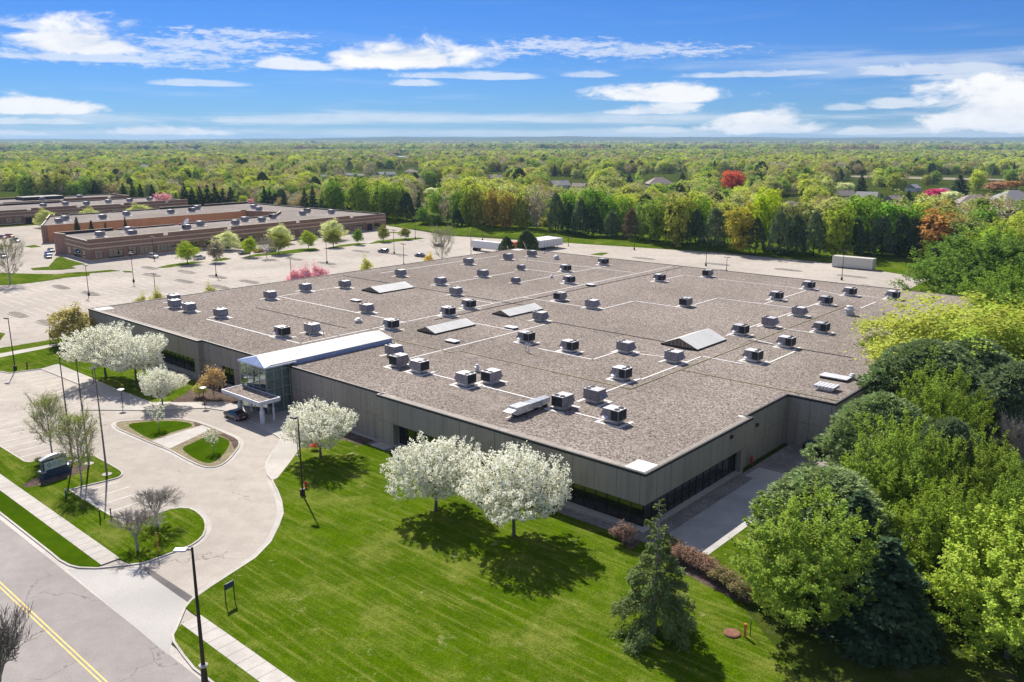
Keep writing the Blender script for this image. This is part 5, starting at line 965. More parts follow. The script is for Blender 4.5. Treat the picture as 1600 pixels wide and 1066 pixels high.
# --- the wood on the right: individual near trees
mp=[leafy(61+i,11,4.6,1.0,620,52,.22,'round',trunk=.22,split=True,clr=.60,nrm=.6,am=.2,spray=1.15) for i in range(3)]
pi_=[pine(71+i,12,5.0,950,.50,26,True) for i in range(2)]
mb_=leafy(66,18,9,2,900,46,.40,'round',trunk=.4,split=True,clr=1.15,am=.26,spray=2.2,nrm=.6)
ws=leafy(81,13,6.0,2.5,420,46,.29,'round',trunk=.28,bark='pale_bark',split=True,clr=.85,am=.22); sc_=conifer(85,12,3.4,42,'needle','dark_bark',.5,58,.50,.22,.0,True,.2)
def near_tree(kind,name,lab,cat,u,v,wpx,zc,h,color,rz=0,group='trees in the wood beside the building'):
    p=G(u,v,zc); d=math.sqrt(p.x**2+p.y**2+(H-zc)**2); W=wpx*d/FPX; ms,hh,rr={'m0':(mp[0],11,4.9),'m1':(mp[1],11,4.9),'m2':(mp[2],11,4.9),'p0':(pi_[0],12,5.2),'p1':(pi_[1],12,5.2),'b':(mb_,18,9.4),'w':(ws,13,6.4),'s':(sc_,12,3.6)}[kind]
    s=W/2/rr; return tree_thing(name,lab,cat,ms,(p.x,p.y,.1),rz,(s,s,h/hh),color,group)
MP=(.098,.138,.022); MP2=(.078,.116,.018); YT=(.165,.185,.035)
for a in (('p0','pine_tree','large blue green pine nearest the patio','pine',1290,812,212,5.0,10.0,(.115,.15,.070),0),('p1','pine_tree','blue green pine behind the one at the patio','pine',1374,694,172,6.3,12.2,(.105,.14,.066),2),('p0','pine_tree','dark pine in front of the yellow green tree by the roof corner','pine',1452,606,190,7,13.5,(.075,.105,.05),4),
 ('m0','maple_tree','bright green maple in front of all at the edge of the lawn','maple',1262,888,186,5.4,10.5,MP,0),('m1','maple_tree','bright green maple right above the middle of the pines','maple',1410,742,132,7.0,12.5,MP,1),('m2','maple_tree','bright green maple over the dark shaded hollow','maple',1468,852,140,5.6,11,(.085,.12,.016),2),('m0','maple_tree','round green maple high behind the pines','maple',1470,652,112,7.5,13,(.095,.132,.02),3),('m1','maple_tree','green maple between the hollow and the bare grey tree','maple',1536,765,112,6.3,11.5,(.085,.115,.018),4),
 ('m2','maple_tree','pale green maple at the bottom frame corner','maple',1585,945,190,5.0,11,(.15,.195,.03),5),('w','poplar_tree','tall yellow green airy tree hanging over the roof corner','tree',1496,545,262,8.5,16,YT,0),('w','poplar_tree','yellow green airy tree behind it at the frame edge','tree',1585,560,210,8.5,16,(.15,.19,.03),2.2),
 ('p0','pine_tree','dark pine between the green maples over the hollow','pine',1478,738,110,6.2,12,(.07,.095,.055),1.5),('s','spruce_tree','dark spruce in the shaded hollow below the maples','spruce',1385,930,150,4.5,9.5,CF,0),('s','spruce_tree','dark spruce between the pines and the front maple','spruce',1335,850,130,5,10,CF,1),('p1','pine_tree','dark pine at the frame edge under the airy tree','pine',1590,640,150,7,13,(.075,.10,.055),1),('b','maple_tree','big mid green tree beyond the roof corner','maple',1555,428,190,9,18,(.06,.10,.02),1),('b','maple_tree','mid green tree at the end of the back lot','maple',1512,455,120,6,12,(.066,.104,.02),2),
 ('b','maple_tree','green tree at the frame edge above the airy ones','maple',1600,480,130,8,15,(.075,.118,.02),3),('b','poplar_tree','pale yellow tree at the frame edge near the houses','tree',1590,385,110,9,16,(.15,.18,.035),3),('m2','maple_tree','green tree in the corner behind the front maple','maple',1600,840,120,6,12,MP2,1),('p0','pine_tree','pine filling the gap under the tall airy tree','pine',1520,600,150,6.5,13,(.085,.115,.06),2),('m1','maple_tree','half shaded tree at the foot of the yellow green one','maple',1400,560,100,5.0,9.5,(.095,.13,.03),0)):
    near_tree(*a)
p=G(1598,720,5); tree_thing('bare_tree','grey leafless tree among the green ones at the frame edge','tree',bc,(p.x,p.y,0),2,1.5,GY,'trees in the wood beside the building',('twigs','trunk'))
# --- shrubs
shr=leafy(91,1.6,.95,.1,70,26,.15,'flat',trunk=.03,split=True,clr=.3)
def shrub(name,lab,cat,u,v,s,color,group=None,z=.12,hs=1.0): p=G(u,v); tree_thing(name,lab,cat,shr,(p.x,p.y,z),u,(s,s,s*hs),color,group,('foliage','stem'))
for i,(u,v) in enumerate(((1062,880),(1078,886),(1094,893),(1110,903),(1126,915),(1142,925),(1157,938),(1048,868))): shrub('grass_clump','dry pinkish ornamental grass clump in the row along the patio end','ornamental grass',u,v,1.05,(.13,.085,.065) if i<4 else (.105,.092,.045),'row of dry grass clumps',.13,1.0)
shrub('shrub','brown dry shrub at the front corner of the building','shrub',975,852,1.3,(.095,.065,.055)); shrub('shrub','orange flowering shrub in the bed left of the canopy','shrub',335,622,1.9,(.22,.165,.09),None,.14,1.5); shrub('shrub','low yellow green shrub beside the orange one','shrub',312,622,1.2,(.20,.20,.06)); shrub('shrub','low green shrub in the shade under the canopy','shrub',372,628,1.0,(.14,.17,.03))
for u,v,l in ((437,628,'low green shrub behind the canopy columns'),(62,728,'low shrub at the left end of the monument sign'),(492,704,'red tinged low plant in the bed by the blossom tree')): shrub('shrub',l,'shrub',u,v,.6,(.13,.15,.04) if u!=492 else (.3,.08,.06))
# orange and olive shrubs at the left end wall, pink shrubs and others behind the roof edge
def behind(name,lab,cat,u,vt,wpx,a_b,color,mesh,mh,mr,group=None,names=('crown','trunk')):
    """stands on the ground at site b/a, top seen at vt"""
    p=a_b; lo,hi=.5,20
    for _ in range(30):
        mid=(lo+hi)/2
        if px(p.x,p.y,mid)[1]>vt: lo=mid
        else: hi=mid
    d=p.length; W=wpx*d/FPX; return tree_thing(name,lab,cat,mesh,(p.x,p.y,.02),u,(W/2/mr,W/2/mr,lo/mh),color,group,names)
sm=leafy(95,6.0,2.3,.4,230,24,.26,'egg',trunk=.1,split=True,clr=.5)
behind('shrub','tall orange and olive shrub at the left end wall','shrub',112,481,62,G(116,537),(.18,.16,.06),sm,6,2.3)
for u,vt,w,l in ((143,463,26,'first of three olive bushes behind the left roof corner'),(183,455,26,'second of three olive bushes behind the left roof corner'),(215,447,28,'third of three olive bushes behind the left roof corner')): behind('bush',l,'bush',u,vt,w,S(145.5,AB(G(u,505))[1]+6 if u<150 else 18+(u-183)*.42),(.19,.19,.055),sm,6,2.3,'olive bushes behind the left roof corner')
def edge_pt(u,a=145.0):
    """a point on the ground behind the left roof edge, under pixel column u"""
    lo,hi=-10,180
    for _ in range(40):
        mid=(lo+hi)/2; p=S(a,mid)
        if px(p.x,p.y,3)[0]<u: lo=mid
        else: hi=mid
    return S(a,lo)
for u,vt,w,l in ((462,422,30,'left pink blossom shrub behind the roof edge'),(478,418,34,'middle pink blossom shrub behind the roof edge'),(498,416,36,'right and tallest pink blossom shrub behind the roof edge')): behind('blossom_shrub',l,'blossom shrub',u,vt,w,edge_pt(u),PK,sm,6,2.3,'pink shrubs behind the roof edge')
behind('bush','yellow green bush peeking over the roof edge right of the pink shrubs','bush',573,404,22,edge_pt(573),(.21,.22,.05),sm,6,2.3); behind('bush','small yellow bush peeking over the roof edge under the bare tree','bush',671,397,20,edge_pt(671),(.26,.21,.05),sm,6,2.3)
for u,vt,w,l,ab in ((789,371,28,'round dark pine left of the far roof corner',(150,146)),(826,361,38,'broader dark pine just behind the far roof corner',(144,150))): behind('pine_tree',l,'pine',u,vt,w,S(*ab),(.045,.065,.032),pi_[0],12,5.2,'dark pines at the far roof corner')
# --- lot trees in the strip before the brick office
lt=[leafy(101+i,7,2.6,1.6,210,26,.30,'egg',trunk=.12,split=True,clr=.55) for i in range(2)]
for i,(u,v,vt,w,c,l) in enumerate(((293,412.5,379,30,YG,'rounded yellow green lot tree alone left of the white car'),(339,410,377,22,GY,'grey brown lot tree hardly in leaf beside a lot lamp'),(391,401.5,372,24,YG,'yellow green lot tree between the dark car and the red car'),(436,397,362,30,OL,'olive lot tree right of the silver car'),(482,390,362,24,YG,'yellow green lot tree in the middle of the strip'),(521,386.5,358,26,OL,'olive lot tree beside the lamp in the middle of the strip'),(560,382.5,359,16,MG,'small bright green lot tree near the right end of the office'),(599,378,354,17,OL,'small olive lot tree at the right corner of the office'),(633,374.5,356,16,OL,'last small lot tree on the strip toward the grass bank'))):
    behind('lot_tree',l,'tree',u,vt,w,G(u,v),c,lt[i%2],7,2.6,'young trees on the lot strip')
behind('bare_tree','thin bare lot tree between the red and silver cars','tree',417,378,20,G(417,404),GY,bd_,8,2.6,None,('twigs','trunk'))
for u,v,vt,w,l in ((356,391,363,36,'pale blossoming tree at the brick office right of the white cars'),(438,381,353,34,'pale blossoming tree behind the olive lot tree'),(520,375,345,36,'biggest pale blossoming tree against the brick office')): behind('blossom_tree',l,'tree',u,vt,w,G(u,v),PALE,sm,6,2.3,'pale trees against the brick office')
for u,bu,bv,vt,w,l in ((103,22,52,340,16,'left spruce in the courtyard mouth of the brick office'),(110,27,50,345,14,'middle spruce in the courtyard mouth of the brick office'),(117,33,50,348,10,'right spruce in the courtyard mouth of the brick office'),(138,44,54,340,10,'lone spruce tip inside the courtyard')):
    behind('spruce_tree',l,'spruce',u,vt,w,BP(bu,bv),CF,sc_,12,3.6,'spruces in the office courtyard')
for u,bu,bv,vt,w,l in ((33,50,142,328,24,'pale green tree crown between the office roofs, left one'),(95,72,140,326,26,'pale green tree crown between the office roofs, middle one'),(160,98,138,320,34,'pale green tree crown between the office roofs, right one')): behind('blossom_tree',l,'tree',u,vt,w,BP(bu,bv),(.22,.24,.10),sm,6,2.3,'pale trees between the office roofs')
# --- background wood: tree kinds shared by single trees and by the far mass
far=[leafy(201,13,5.6,1.2,190,15,.95,'round',trunk=.25,clr=1.2,nrm=.4),leafy(202,14,4.6,.8,190,15,.9,'oval',trunk=.25,clr=1.1,nrm=.4),leafy(203,12,5.2,1.0,190,14,.9,'egg',trunk=.25,clr=1.1,nrm=.4),leafy(204,13,5.8,1.5,110,9,.9,'round',trunk=.25,clr=1.4,bark='bark')]
fc=[conifer(211,13,3.3,26,'needle','dark_bark',.4,13,1.0,.2,0,False,.2),pine(212,12,4.2,330,.95,9)]
R0=np.random.default_rng(5)
VB=[(-400,312),(0,312),(190,313),(290,318),(390,326),(500,337),(602,345),(650,347),(705,355),(800,359),(888,364),(953,369),(1010,374),(1123,384),(1200,392),(1295,396),(1370,398),(1450,410),(1500,438),(1560,520),(1700,640)]
def vb(u): return float(np.interp(u,[p[0] for p in VB],[p[1] for p in VB]))
def bg(kind,name,lab,cat,u,v,vt,wpx,color,group='trees along the grass bank'):
    p=G(u,v); d=p.length; hh={0:13,1:14,2:12,3:13,4:13,5:12}[kind]; rr={0:6.0,1:4.8,2:5.4,3:6.2,4:3.5,5:4.4}[kind]; lo,hi=1,40
    for _ in range(30):
        mid=(lo+hi)/2
        if px(p.x,p.y,mid)[1]>vt: lo=mid
        else: hi=mid
    s=wpx*d/FPX/2/rr; return one_mesh_tree(name,lab,cat,(far+fc)[kind],(p.x,p.y,.3),R0.random()*6,(s,s,lo/hh),color,group)
row=[(4,415,331,293,18,CF,'spruce'),(4,423,331,296,14,CF,'spruce'),(4,445,334,298,16,CF,'spruce'),(4,477,336,296,20,BG,'spruce'),(4,490,337,293,20,CF,'spruce'),(4,505,338,300,16,BG,'spruce'),(4,511,340,311,20,BG,'spruce'),(1,525,340,280,34,MG,'rounded green tree'),(4,546,342,305,14,CF,'spruce'),(1,563,344,278,34,(.09,.135,.02),'rounded green tree'),(1,599,346,289,38,(.08,.125,.018),'rounded green tree'),(1,622,346,285,28,(.10,.14,.022),'rounded green tree'),(5,636,347,304,24,BG,'pine'),(4,655,348,303,18,CF,'spruce'),(3,647,346,297,22,GY,'thin grey tree'),(0,661,353,325,20,(.08,.14,.02),'green bush'),(1,683,351,297,26,(.10,.155,.022),'rounded green tree'),(0,676,354,333,26,(.085,.125,.03),'green bush'),(3,700,354,302,26,GY,'thin grey tree'),(0,716,357,300,26,MG,'rounded green tree'),(5,714,359,330,18,BG,'pine'),
 (1,735,359,288,28,(.105,.135,.02),'rounded green tree'),(1,745,360,292,24,(.125,.13,.024),'olive tree'),(1,769,361,296,28,(.15,.12,.03),'orange tinged tree'),(1,792,362,300,28,(.155,.12,.03),'orange tinged tree'),(1,816,363,299,28,OL,'olive tree'),(3,838,365,293,34,GY,'thin grey tree'),(5,868,367,306,26,PN,'pine'),(0,886,366,301,34,(.085,.15,.02),'rounded green tree'),(5,888,369,320,24,BG,'pine'),(5,906,371,315,26,PN,'pine'),(0,925,370,294,46,(.08,.14,.02),'rounded green tree'),(5,927,373,326,26,BG,'pine'),(0,948,372,306,34,(.085,.15,.02),'rounded green tree'),(5,955,376,333,26,PN,'pine'),(0,974,374,308,28,(.105,.16,.022),'rounded green tree'),(5,985,379,330,26,(.075,.06,.045),'brownish pine'),(1,1024,382,310,34,(.10,.14,.024),'olive tree'),(0,1005,380,318,26,(.085,.125,.03),'rounded green tree'),
 (1,1060,387,305,48,(.115,.125,.024),'olive tree'),(5,1086,389,333,26,BG,'pine'),(0,1092,386,310,40,(.105,.16,.02),'rounded green tree'),(5,1116,392,330,36,PN,'pine'),(1,1156,397,321,46,(.15,.135,.022),'golden olive tree'),(0,1192,393,300,52,(.185,.235,.012),'bright yellow green tree'),(5,1180,399,345,26,BG,'pine'),(5,1215,402,335,32,PN,'pine'),(5,1242,403,340,30,BG,'pine'),(0,1230,398,318,40,(.12,.13,.05),'olive tree'),(5,1270,404,336,30,PN,'pine'),(1,1305,405,321,46,(.11,.14,.018),'rounded green tree'),(0,1338,400,308,62,(.095,.155,.02),'rounded green tree'),(5,1334,405,345,26,BG,'pine'),(3,1357,403,345,22,GY,'thin grey tree'),(5,1376,405,342,32,PN,'pine'),(0,1388,401,318,56,(.085,.16,.02),'rounded green tree'),(5,1404,405,338,30,BG,'pine'),(5,1425,404,345,30,PN,'pine'),(0,1424,401,325,42,(.09,.15,.02),'rounded green tree'),(1,1465,408,330,58,OR,'orange topped tree'),(0,1446,404,336,34,(.125,.155,.022),'rounded green tree'),
 (0,1507,414,342,50,(.095,.115,.04),'olive tree'),(0,1530,408,325,50,(.085,.14,.025),'rounded green tree'),(0,1545,430,360,60,(.115,.175,.018),'bright yellow green tree'),(5,1462,416,385,26,BG,'pine'),(5,1485,422,372,24,PN,'pine'),(0,1585,420,335,50,(.16,.19,.03),'bright yellow green tree')]
LM={4:'spruce_tree',5:'pine_tree'}; 
nb_=[('the brick office end',0,520),('the notch of the bank',520,720),('the white trailers',720,880),('the lone bank lamp',880,1010),('the back lot island lamp',1010,1140),('the cream trailer, left part',1140,1290),('the cream trailer',1290,1420),('the corner of the back lot',1420,1700)]
cnt={}
for k,u,v,vt,w,c,d in row:
    zone=[n for n,a,b in nb_ if a<=u<b][0]; key=(d,zone); cnt[key]=cnt.get(key,0)+1
    ordn=['','second ','third ','fourth ','fifth ','sixth ','seventh ','eighth ','ninth ','tenth '][cnt[key]-1]
    bg(k,LM.get(k,'leafy_tree'),f'{ordn}{d} at the wood edge behind {zone}'.strip(),'pine' if k==5 else ('spruce' if k==4 else 'tree'),u,v,vt,w,c,f'{d} row behind {zone}')
for u,v,vt,w,c,l in ((1145,300,268,34,RD,'red leaved tree standing out of the far wood'),(1464,312,296,34,MAG,'magenta blossom tree beside the houses'),(1486,318,300,30,PALE,'white blossom tree right of the magenta one'),(1321,300,286,24,PALE,'white blossom tree above the two neighbour houses'),(1555,300,285,26,(.2,.12,.07),'orange tree behind the big hip roof'),(1580,296,283,22,OR,'orange tree at the frame edge behind the houses'),(676,306,294,26,PALE,'white blossom tree in the wood over the bank'),(256,332,303,24,PK,'pink blossom tree behind the office roof corner'),(392,327,312,12,PK,'left pink tree behind the right office parapet'),(424,328,313,14,PK,'middle pink tree behind the right office parapet'),(543,336,323,22,PK,'right pink tree behind the office end')): bg(0,'blossom_tree' if c in (MAG,PALE,PK) else 'leafy_tree',l,'tree',u,v,vt,w,c,None)
bgd=[(4,1344,306,274,22,'dark spruce above the two neighbour houses'),(4,1417,330,300,26,'dark spruce left of the magenta tree'),(4,1440,333,312,22,'lower dark spruce left of the magenta tree'),(4,1497,308,275,30,'dark spruce group behind the magenta tree'),(4,1518,322,306,18,'dark spruce in front of the wide hip roof'),(4,1542,322,309,16,'dark spruce right of the wide hip roof'),(4,1300,302,288,16,'dark spruce left of the brown house'),(4,1066,284,270,14,'dark spruce by the long low roof'),(4,983,286,273,14,'dark spruce left of the long low roof'),(4,150,312,284,16,'dark spruce behind the farthest office roof'),(4,195,322,288,16,'first dark spruce right of the farthest office'),(4,210,323,287,16,'second dark spruce right of the farthest office'),(4,222,324,289,16,'third dark spruce right of the farthest office'),(4,240,325,290,18,'fourth dark spruce right of the farthest office')]
bgd+=[(4,290+i*12,328,288+ (i*7)%9,20,f'{["first","second","third","fourth","fifth","sixth","seventh"][i]} spruce of the dense row behind the courtyard office') for i in range(7)]
for k,u,v,vt,w,l in bgd: bg(k,'spruce_tree',l,'spruce',u,v,vt,w,CF,'dark spruces about the houses and offices')
# sample the rest of the wood
housebox=[(u-w*.55,u+w*.55,v+7,v-w*.3) for u,v,w,*_ in HS]; housebox+=[(u-w*.5,u+w*.5,t+.72*(b-t)+5,t) for u,b,t,w in ((1145,300,268,34),(1464,312,296,34),(1486,318,300,30),(1321,300,286,24),(1555,300,285,26),(676,306,294,26),(1344,306,274,22),(1497,308,275,30),(1066,284,270,14),(983,286,273,14),(1417,330,300,26))]
pal=[((.17,.195,.03),.17),((.085,.125,.025),.14),((.14,.145,.04),.22),((.16,.175,.065),.2),((.14,.115,.07),.10),((.10,.14,.03),.09),((.14,.13,.105),.08)]
LAKE=[(1325,1600,274,286)]
PC=np.array([c for c,_ in pal]); PW=np.array([w for _,w in pal]); PW=PW/PW.sum()
nz=lambda x,y: math.sin(x*.011+1.3)*math.cos(y*.013-.4)+.5*math.sin(x*.031+y*.027)
pts=[]
def sample(d0,d1,cell,hs):
    n=int(d1*1.5/cell)
    for iy in range(int(d0/cell),int(d1/cell)+1):
        y=(iy+.5)*cell; half=y*.66+60
        for ix in range(int(-half/cell),int(half/cell)+1):
            x=(ix+R0.random())*cell; yy=(iy+R0.random())*cell
            u,v=px(x,yy,0)
            if not(-60<u<1660): continue
            dd=math.hypot(x,yy)
            if dd<d0 or dd>d1 or v>vb(u)-1.2: continue
            h=hs*(.62+.7*R0.random())*(1+.22*nz(yy*.9,x*1.1)); vt=px(x,yy,h)[1]; wp=h*.42*FPX/dd
            if any(u+wp>a and u-wp<b and v>b1-1 and vt<b0-5 and v-b0<40 for a,b,b0,b1 in housebox): continue
            if any(a<u<b and c<v<e for a,b,c,e in LAKE): continue
            pts.append((dd,x,yy,h))
sample(300,760,10.5,12.5); sample(760,1500,14,13.5)
pts.sort()
WORDS={0:'bright yellow green',1:'mid green',2:'olive green',3:'pale green',4:'brownish',5:'fresh green',6:'grey twiggy'}
def choose(x,y):
    t=nz(x,y); w=PW.copy(); w[0]*=1+max(0,t)*3; w[1]*=1+max(0,-t)*2; w[4]*=1+max(0,-t)*2; w[6]*=1+max(0,-t)*2; w[3]*=1+max(0,t)*1.5
    i=int(R0.choice(len(w),p=w/w.sum())); r=R0.random()
    if r<.10: return 4+int(R0.random()<.4),None,np.array(CF if r<.06 else PN)
    k=3 if i in (4,6) else int(R0.integers(0,3)); return k,i,PC[i]*(.8+.4*R0.random())
NS=150; zones=[('left behind the brick offices',-100,400),('behind the right end of the brick office',400,720),('over the white trailers',720,900),('behind the middle of the bank',900,1150),('behind the pines left of the cream trailer',1150,1300),('between the cream trailer and the houses',1300,1480),('below the hip roofed houses',1480,1800)]
mass=[]
for j,(dd,x,y,h) in enumerate(pts):
    k,i,c=choose(x,y); s=h/(13 if k in(0,3,4) else 14 if k==1 else 12)
    if j<NS:
        u=px(x,y,0)[0]; z=[n for n,a,b in zones if a<=u<b][0]; w='dark' if i is None else WORDS[i]; nm={4:'spruce_tree',5:'pine_tree'}.get(k,'leafy_tree'); nn={4:'spruce',5:'pine'}.get(k,'leafy tree')
        g=f'{w} {nn} in the wood {z}'; one_mesh_tree(nm,g,nn.split()[-1],(far+fc)[k],(x,y,0),R0.random()*6.28,(s,s,s),tuple(c),g)
    else: mass.append((x,y,k,s*(1.0),*c))
# clumps of trees for the far distance
def clump(seed,n=9,L=44):
    rng=np.random.default_rng(seed); T=TM()
    for i in range(n):
        cx,cy=(rng.random(2)-.5)*L; h=9+6*rng.random(); r=4.5+3*rng.random(); N=75
        d=unit(rng.normal(size=(N,3))); d[:,2]=np.abs(d[:,2])*1.0-.12; P=d*np.array([r,r,h*.55])*(.8+.25*rng.random((N,1)))+np.array([cx,cy,h*.45]); nn_=unit(d+rng.normal(size=(N,3))*.4); V,Q=leaves(P,nn_,2.6*(.7+.6*rng.random(N)),rng,.9); T.add(V,Q,'leaf_mass',np.clip(rng.random()*.8+rng.random(N)*.2,0,1))
    return T.mesh('far_clump')
clumps=[clump(301),clump(302),clump(303)]
def far_sample(d0,d1,cell,s):
    for iy in range(int(d0/cell),int(d1/cell)+1):
        half=iy*cell*.66+cell
        for ix in range(int(-half/cell),int(half/cell)+1):
            x=(ix+.5+(R0.random()-.5)*.8)*cell; y=(iy+.5+(R0.random()-.5)*.8)*cell; dd=math.hypot(x,y)
            if dd<d0 or dd>d1: continue
            u,v=px(x,y,0)
            if any(a<u<b and c<v<e for a,b,c,e in LAKE): continue
            if any(a-3<u<b+3 and v>b1-2 and v-b0<8 for a,b,b0,b1 in housebox if b0<262): continue
            r=R0.random(); t_=nz(x*.4,y*.4); w_=PW*np.array([1+max(0,t_)*3,1+max(0,-t_)*2,1,1+max(0,t_),1+max(0,-t_)*2,1,1+max(0,-t_)*2]); c=PC[int(R0.choice(len(PW),p=w_/w_.sum()))]*(.75+.4*R0.random())
            if r<.07: c=np.array(CF)
            mass.append((x,y,6+int(R0.integers(0,3)),s*(.85+.35*R0.random()),*c))
far_sample(1500,3800,38,1.0); far_sample(3800,8000,95,2.0); far_sample(8000,14500,190,3.4)
def mat_swap(me):
    m2=me.copy(); 
    for i,m in enumerate(m2.materials):
        if m.name in ('leaf','needle'): m2.materials[i]=MATS['leaf_mass']
    return m2
protos_m=[mat_swap(m) for m in far+fc]+clumps
A=np.array(mass,dtype=np.float64)
me=bpy.data.meshes.new('distant_forest'); me.vertices.add(len(A)); co=np.zeros((len(A),3),np.float32); co[:,:2]=A[:,:2]; me.vertices.foreach_set('co',co.ravel())
for nme,ty,val in (('idx','INT',A[:,2].astype(np.int32)),('scl','FLOAT',A[:,3].astype(np.float32)),('rot','FLOAT',(R0.random(len(A))*6.28).astype(np.float32))):
    at=me.attributes.new(nme,ty,'POINT'); at.data.foreach_set('value',val)
at=me.attributes.new('tcol','FLOAT_COLOR','POINT'); at.data.foreach_set('color',np.concatenate([A[:,4:7],np.ones((len(A),1))],1).astype(np.float32).ravel())
fo=bpy.data.objects.new('distant_forest',me); COL.objects.link(fo); tag(fo,'spring wood of countless trees running to the horizon',None,None,'stuff')
ng=bpy.data.node_groups.new('forest','GeometryNodeTree'); ng.interface.new_socket('Geometry',in_out='INPUT',socket_type='NodeSocketGeometry'); ng.interface.new_socket('Geometry',in_out='OUTPUT',socket_type='NodeSocketGeometry')
N=ng.nodes; Lk=ng.links; gi_=N.new('NodeGroupInput'); go=N.new('NodeGroupOutput'); jn=N.new('GeometryNodeJoinGeometry')
def attr(nm,ty):
    n=N.new('GeometryNodeInputNamedAttribute'); n.data_type=ty; n.inputs[0].default_value=nm; return n.outputs[0]
ia,sa,ra=attr('idx','INT'),attr('scl','FLOAT'),attr('rot','FLOAT'); cx=N.new('ShaderNodeCombineXYZ'); Lk.new(ra,cx.inputs[2])
for i,m in enumerate(protos_m):
    po=bpy.data.objects.new('forest_tree_kind',m); oi=N.new('GeometryNodeObjectInfo'); oi.inputs[0].default_value=po; oi.inputs['As Instance'].default_value=True
    cmp=N.new('FunctionNodeCompare'); cmp.data_type='INT'; cmp.operation='EQUAL'; Lk.new(ia,cmp.inputs[2]); cmp.inputs[3].default_value=i
    ip=N.new('GeometryNodeInstanceOnPoints'); Lk.new(gi_.outputs[0],ip.inputs['Points']); Lk.new(cmp.outputs[0],ip.inputs['Selection']); Lk.new(oi.outputs['Geometry'],ip.inputs['Instance']); Lk.new(cx.outputs[0],ip.inputs['Rotation']); Lk.new(sa,ip.inputs['Scale']); Lk.new(ip.outputs[0],jn.inputs[0])
Lk.new(jn.outputs[0],go.inputs[0]); md=fo.modifiers.new('forest','NODES'); md.node_group=ng
# lake with its pale bank beyond the houses, and blue hills on the horizon
sheet('lake',wpoly([(1500,281),(1610,283),(1620,287.5),(1530,286),(1505,284.5)]),.10,'window_glass'); sheet('field',wpoly([(1325,274.5),(1395,275.5),(1610,281),(1610,284),(1500,281.6),(1392,278.6),(1330,277)]),.06,'field_soil')
hm=MB(); hv=[]; n=260
for r_,(d,) in enumerate(((12600,),(13600,),(15000,))):
    for i in range(n):
        x=-11000+22000*i/(n-1); z=0 if r_==0 else (104+8*math.sin(i*.05+1)+5*math.sin(i*.19)+3*math.sin(i*.53+2)+3*R0.random()+(-30+36*(lambda k:k*k*(3-2*k))(min(1,max(0,(x+6500)/4500)))))*(1.0 if r_==1 else 1.1)
        hv.append((x,d,max(0,z)))
hm.add(hv,[(r*n+i,r*n+i+1,(r+1)*n+i+1,(r+1)*n+i) for r in range(2) for i in range(n-1)],'wild_grass'); tag(hm.build('hills',smooth=True),kind='structure')
# ------------------------------------------------------------------ air, sky, sun, camera
m,nt,_,L=new_mat('haze_air'); o=nd(nt,'ShaderNodeOutputMaterial'); pv=nd(nt,'ShaderNodeVolumePrincipled'); pv.inputs['Color'].default_value=(.50,.72,1.0,1); pv.inputs['Density'].default_value=HAZE; pv.inputs['Anisotropy'].default_value=.1; L.new(pv.outputs[0],o.inputs['Volume']); MATS['haze_air']=m
hz=MB(); hz.box(-17000,17000,-420,17000,-1.0,150,'haze_air'); tag(hz.build('haze'),kind='stuff')
SUN_EL,SUN_AZ=R(44.3),math.atan2(-4,8.9)   # azimuth measured from +Y toward +X
sd=Vector((math.sin(SUN_AZ)*math.cos(SUN_EL),math.cos(SUN_AZ)*math.cos(SUN_EL),math.sin(SUN_EL)))
sl=bpy.data.lights.new('sun','SUN'); sl.energy=SUN_E; sl.angle=R(.5); sl.color=(1,.935,.84); so=bpy.data.objects.new('sun',sl); COL.objects.link(so); so.location=(0,0,200); so.rotation_euler=(-sd).to_track_quat('-Z','Y').to_euler()
w=bpy.data.worlds.new('World'); scene.world=w; w.cycles.sampling_method='MANUAL'; w.cycles.sample_map_resolution=512; w.use_nodes=True; nt=w.node_tree; nt.nodes.clear(); L=nt.links
sky=nd(nt,'ShaderNodeTexSky',sky_type='NISHITA'); sky.sun_disc=False; sky.sun_elevation=SUN_EL; sky.sun_rotation=SUN_AZ; sky.altitude=300; sky.air_density=1.0; sky.dust_density=.0; sky.ozone_density=4
tc=nd(nt,'ShaderNodeTexCoord').outputs['Generated']; sx=nd(nt,'ShaderNodeSeparateXYZ'); L.new(tc,sx.inputs[0])
azn=math_n(nt,'ARCTAN2',sx.outputs[0],sx.outputs[1]); eln=math_n(nt,'ARCSINE',sx.outputs[2])
def cvec(sa,se,seed):
    c=nd(nt,'ShaderNodeCombineXYZ'); L.new(math_n(nt,'MULTIPLY',azn,sa),c.inputs[0]); L.new(math_n(nt,'MULTIPLY',eln,se),c.inputs[1]); c.inputs[2].default_value=seed; return c.outputs[0]
nf=noise(nt,1.0,7,.62,cvec(18,44,3.1),.3); ns=noise(nt,1.0,6,.6,cvec(5,75,8.7),.5); nb2=noise(nt,1.0,3,.5,cvec(2.2,14,1.7)); nr=noise(nt,1.0,4,.7,cvec(60,260,5.5))
def dirs(u,v): 
    ax=(u-800)/FPX; by=(533-v)/FPX; d=Vector((ax,CP+by*SP,-SP+by*CP)).normalized(); return math.atan2(d.x,d.y),math.asin(d.z)
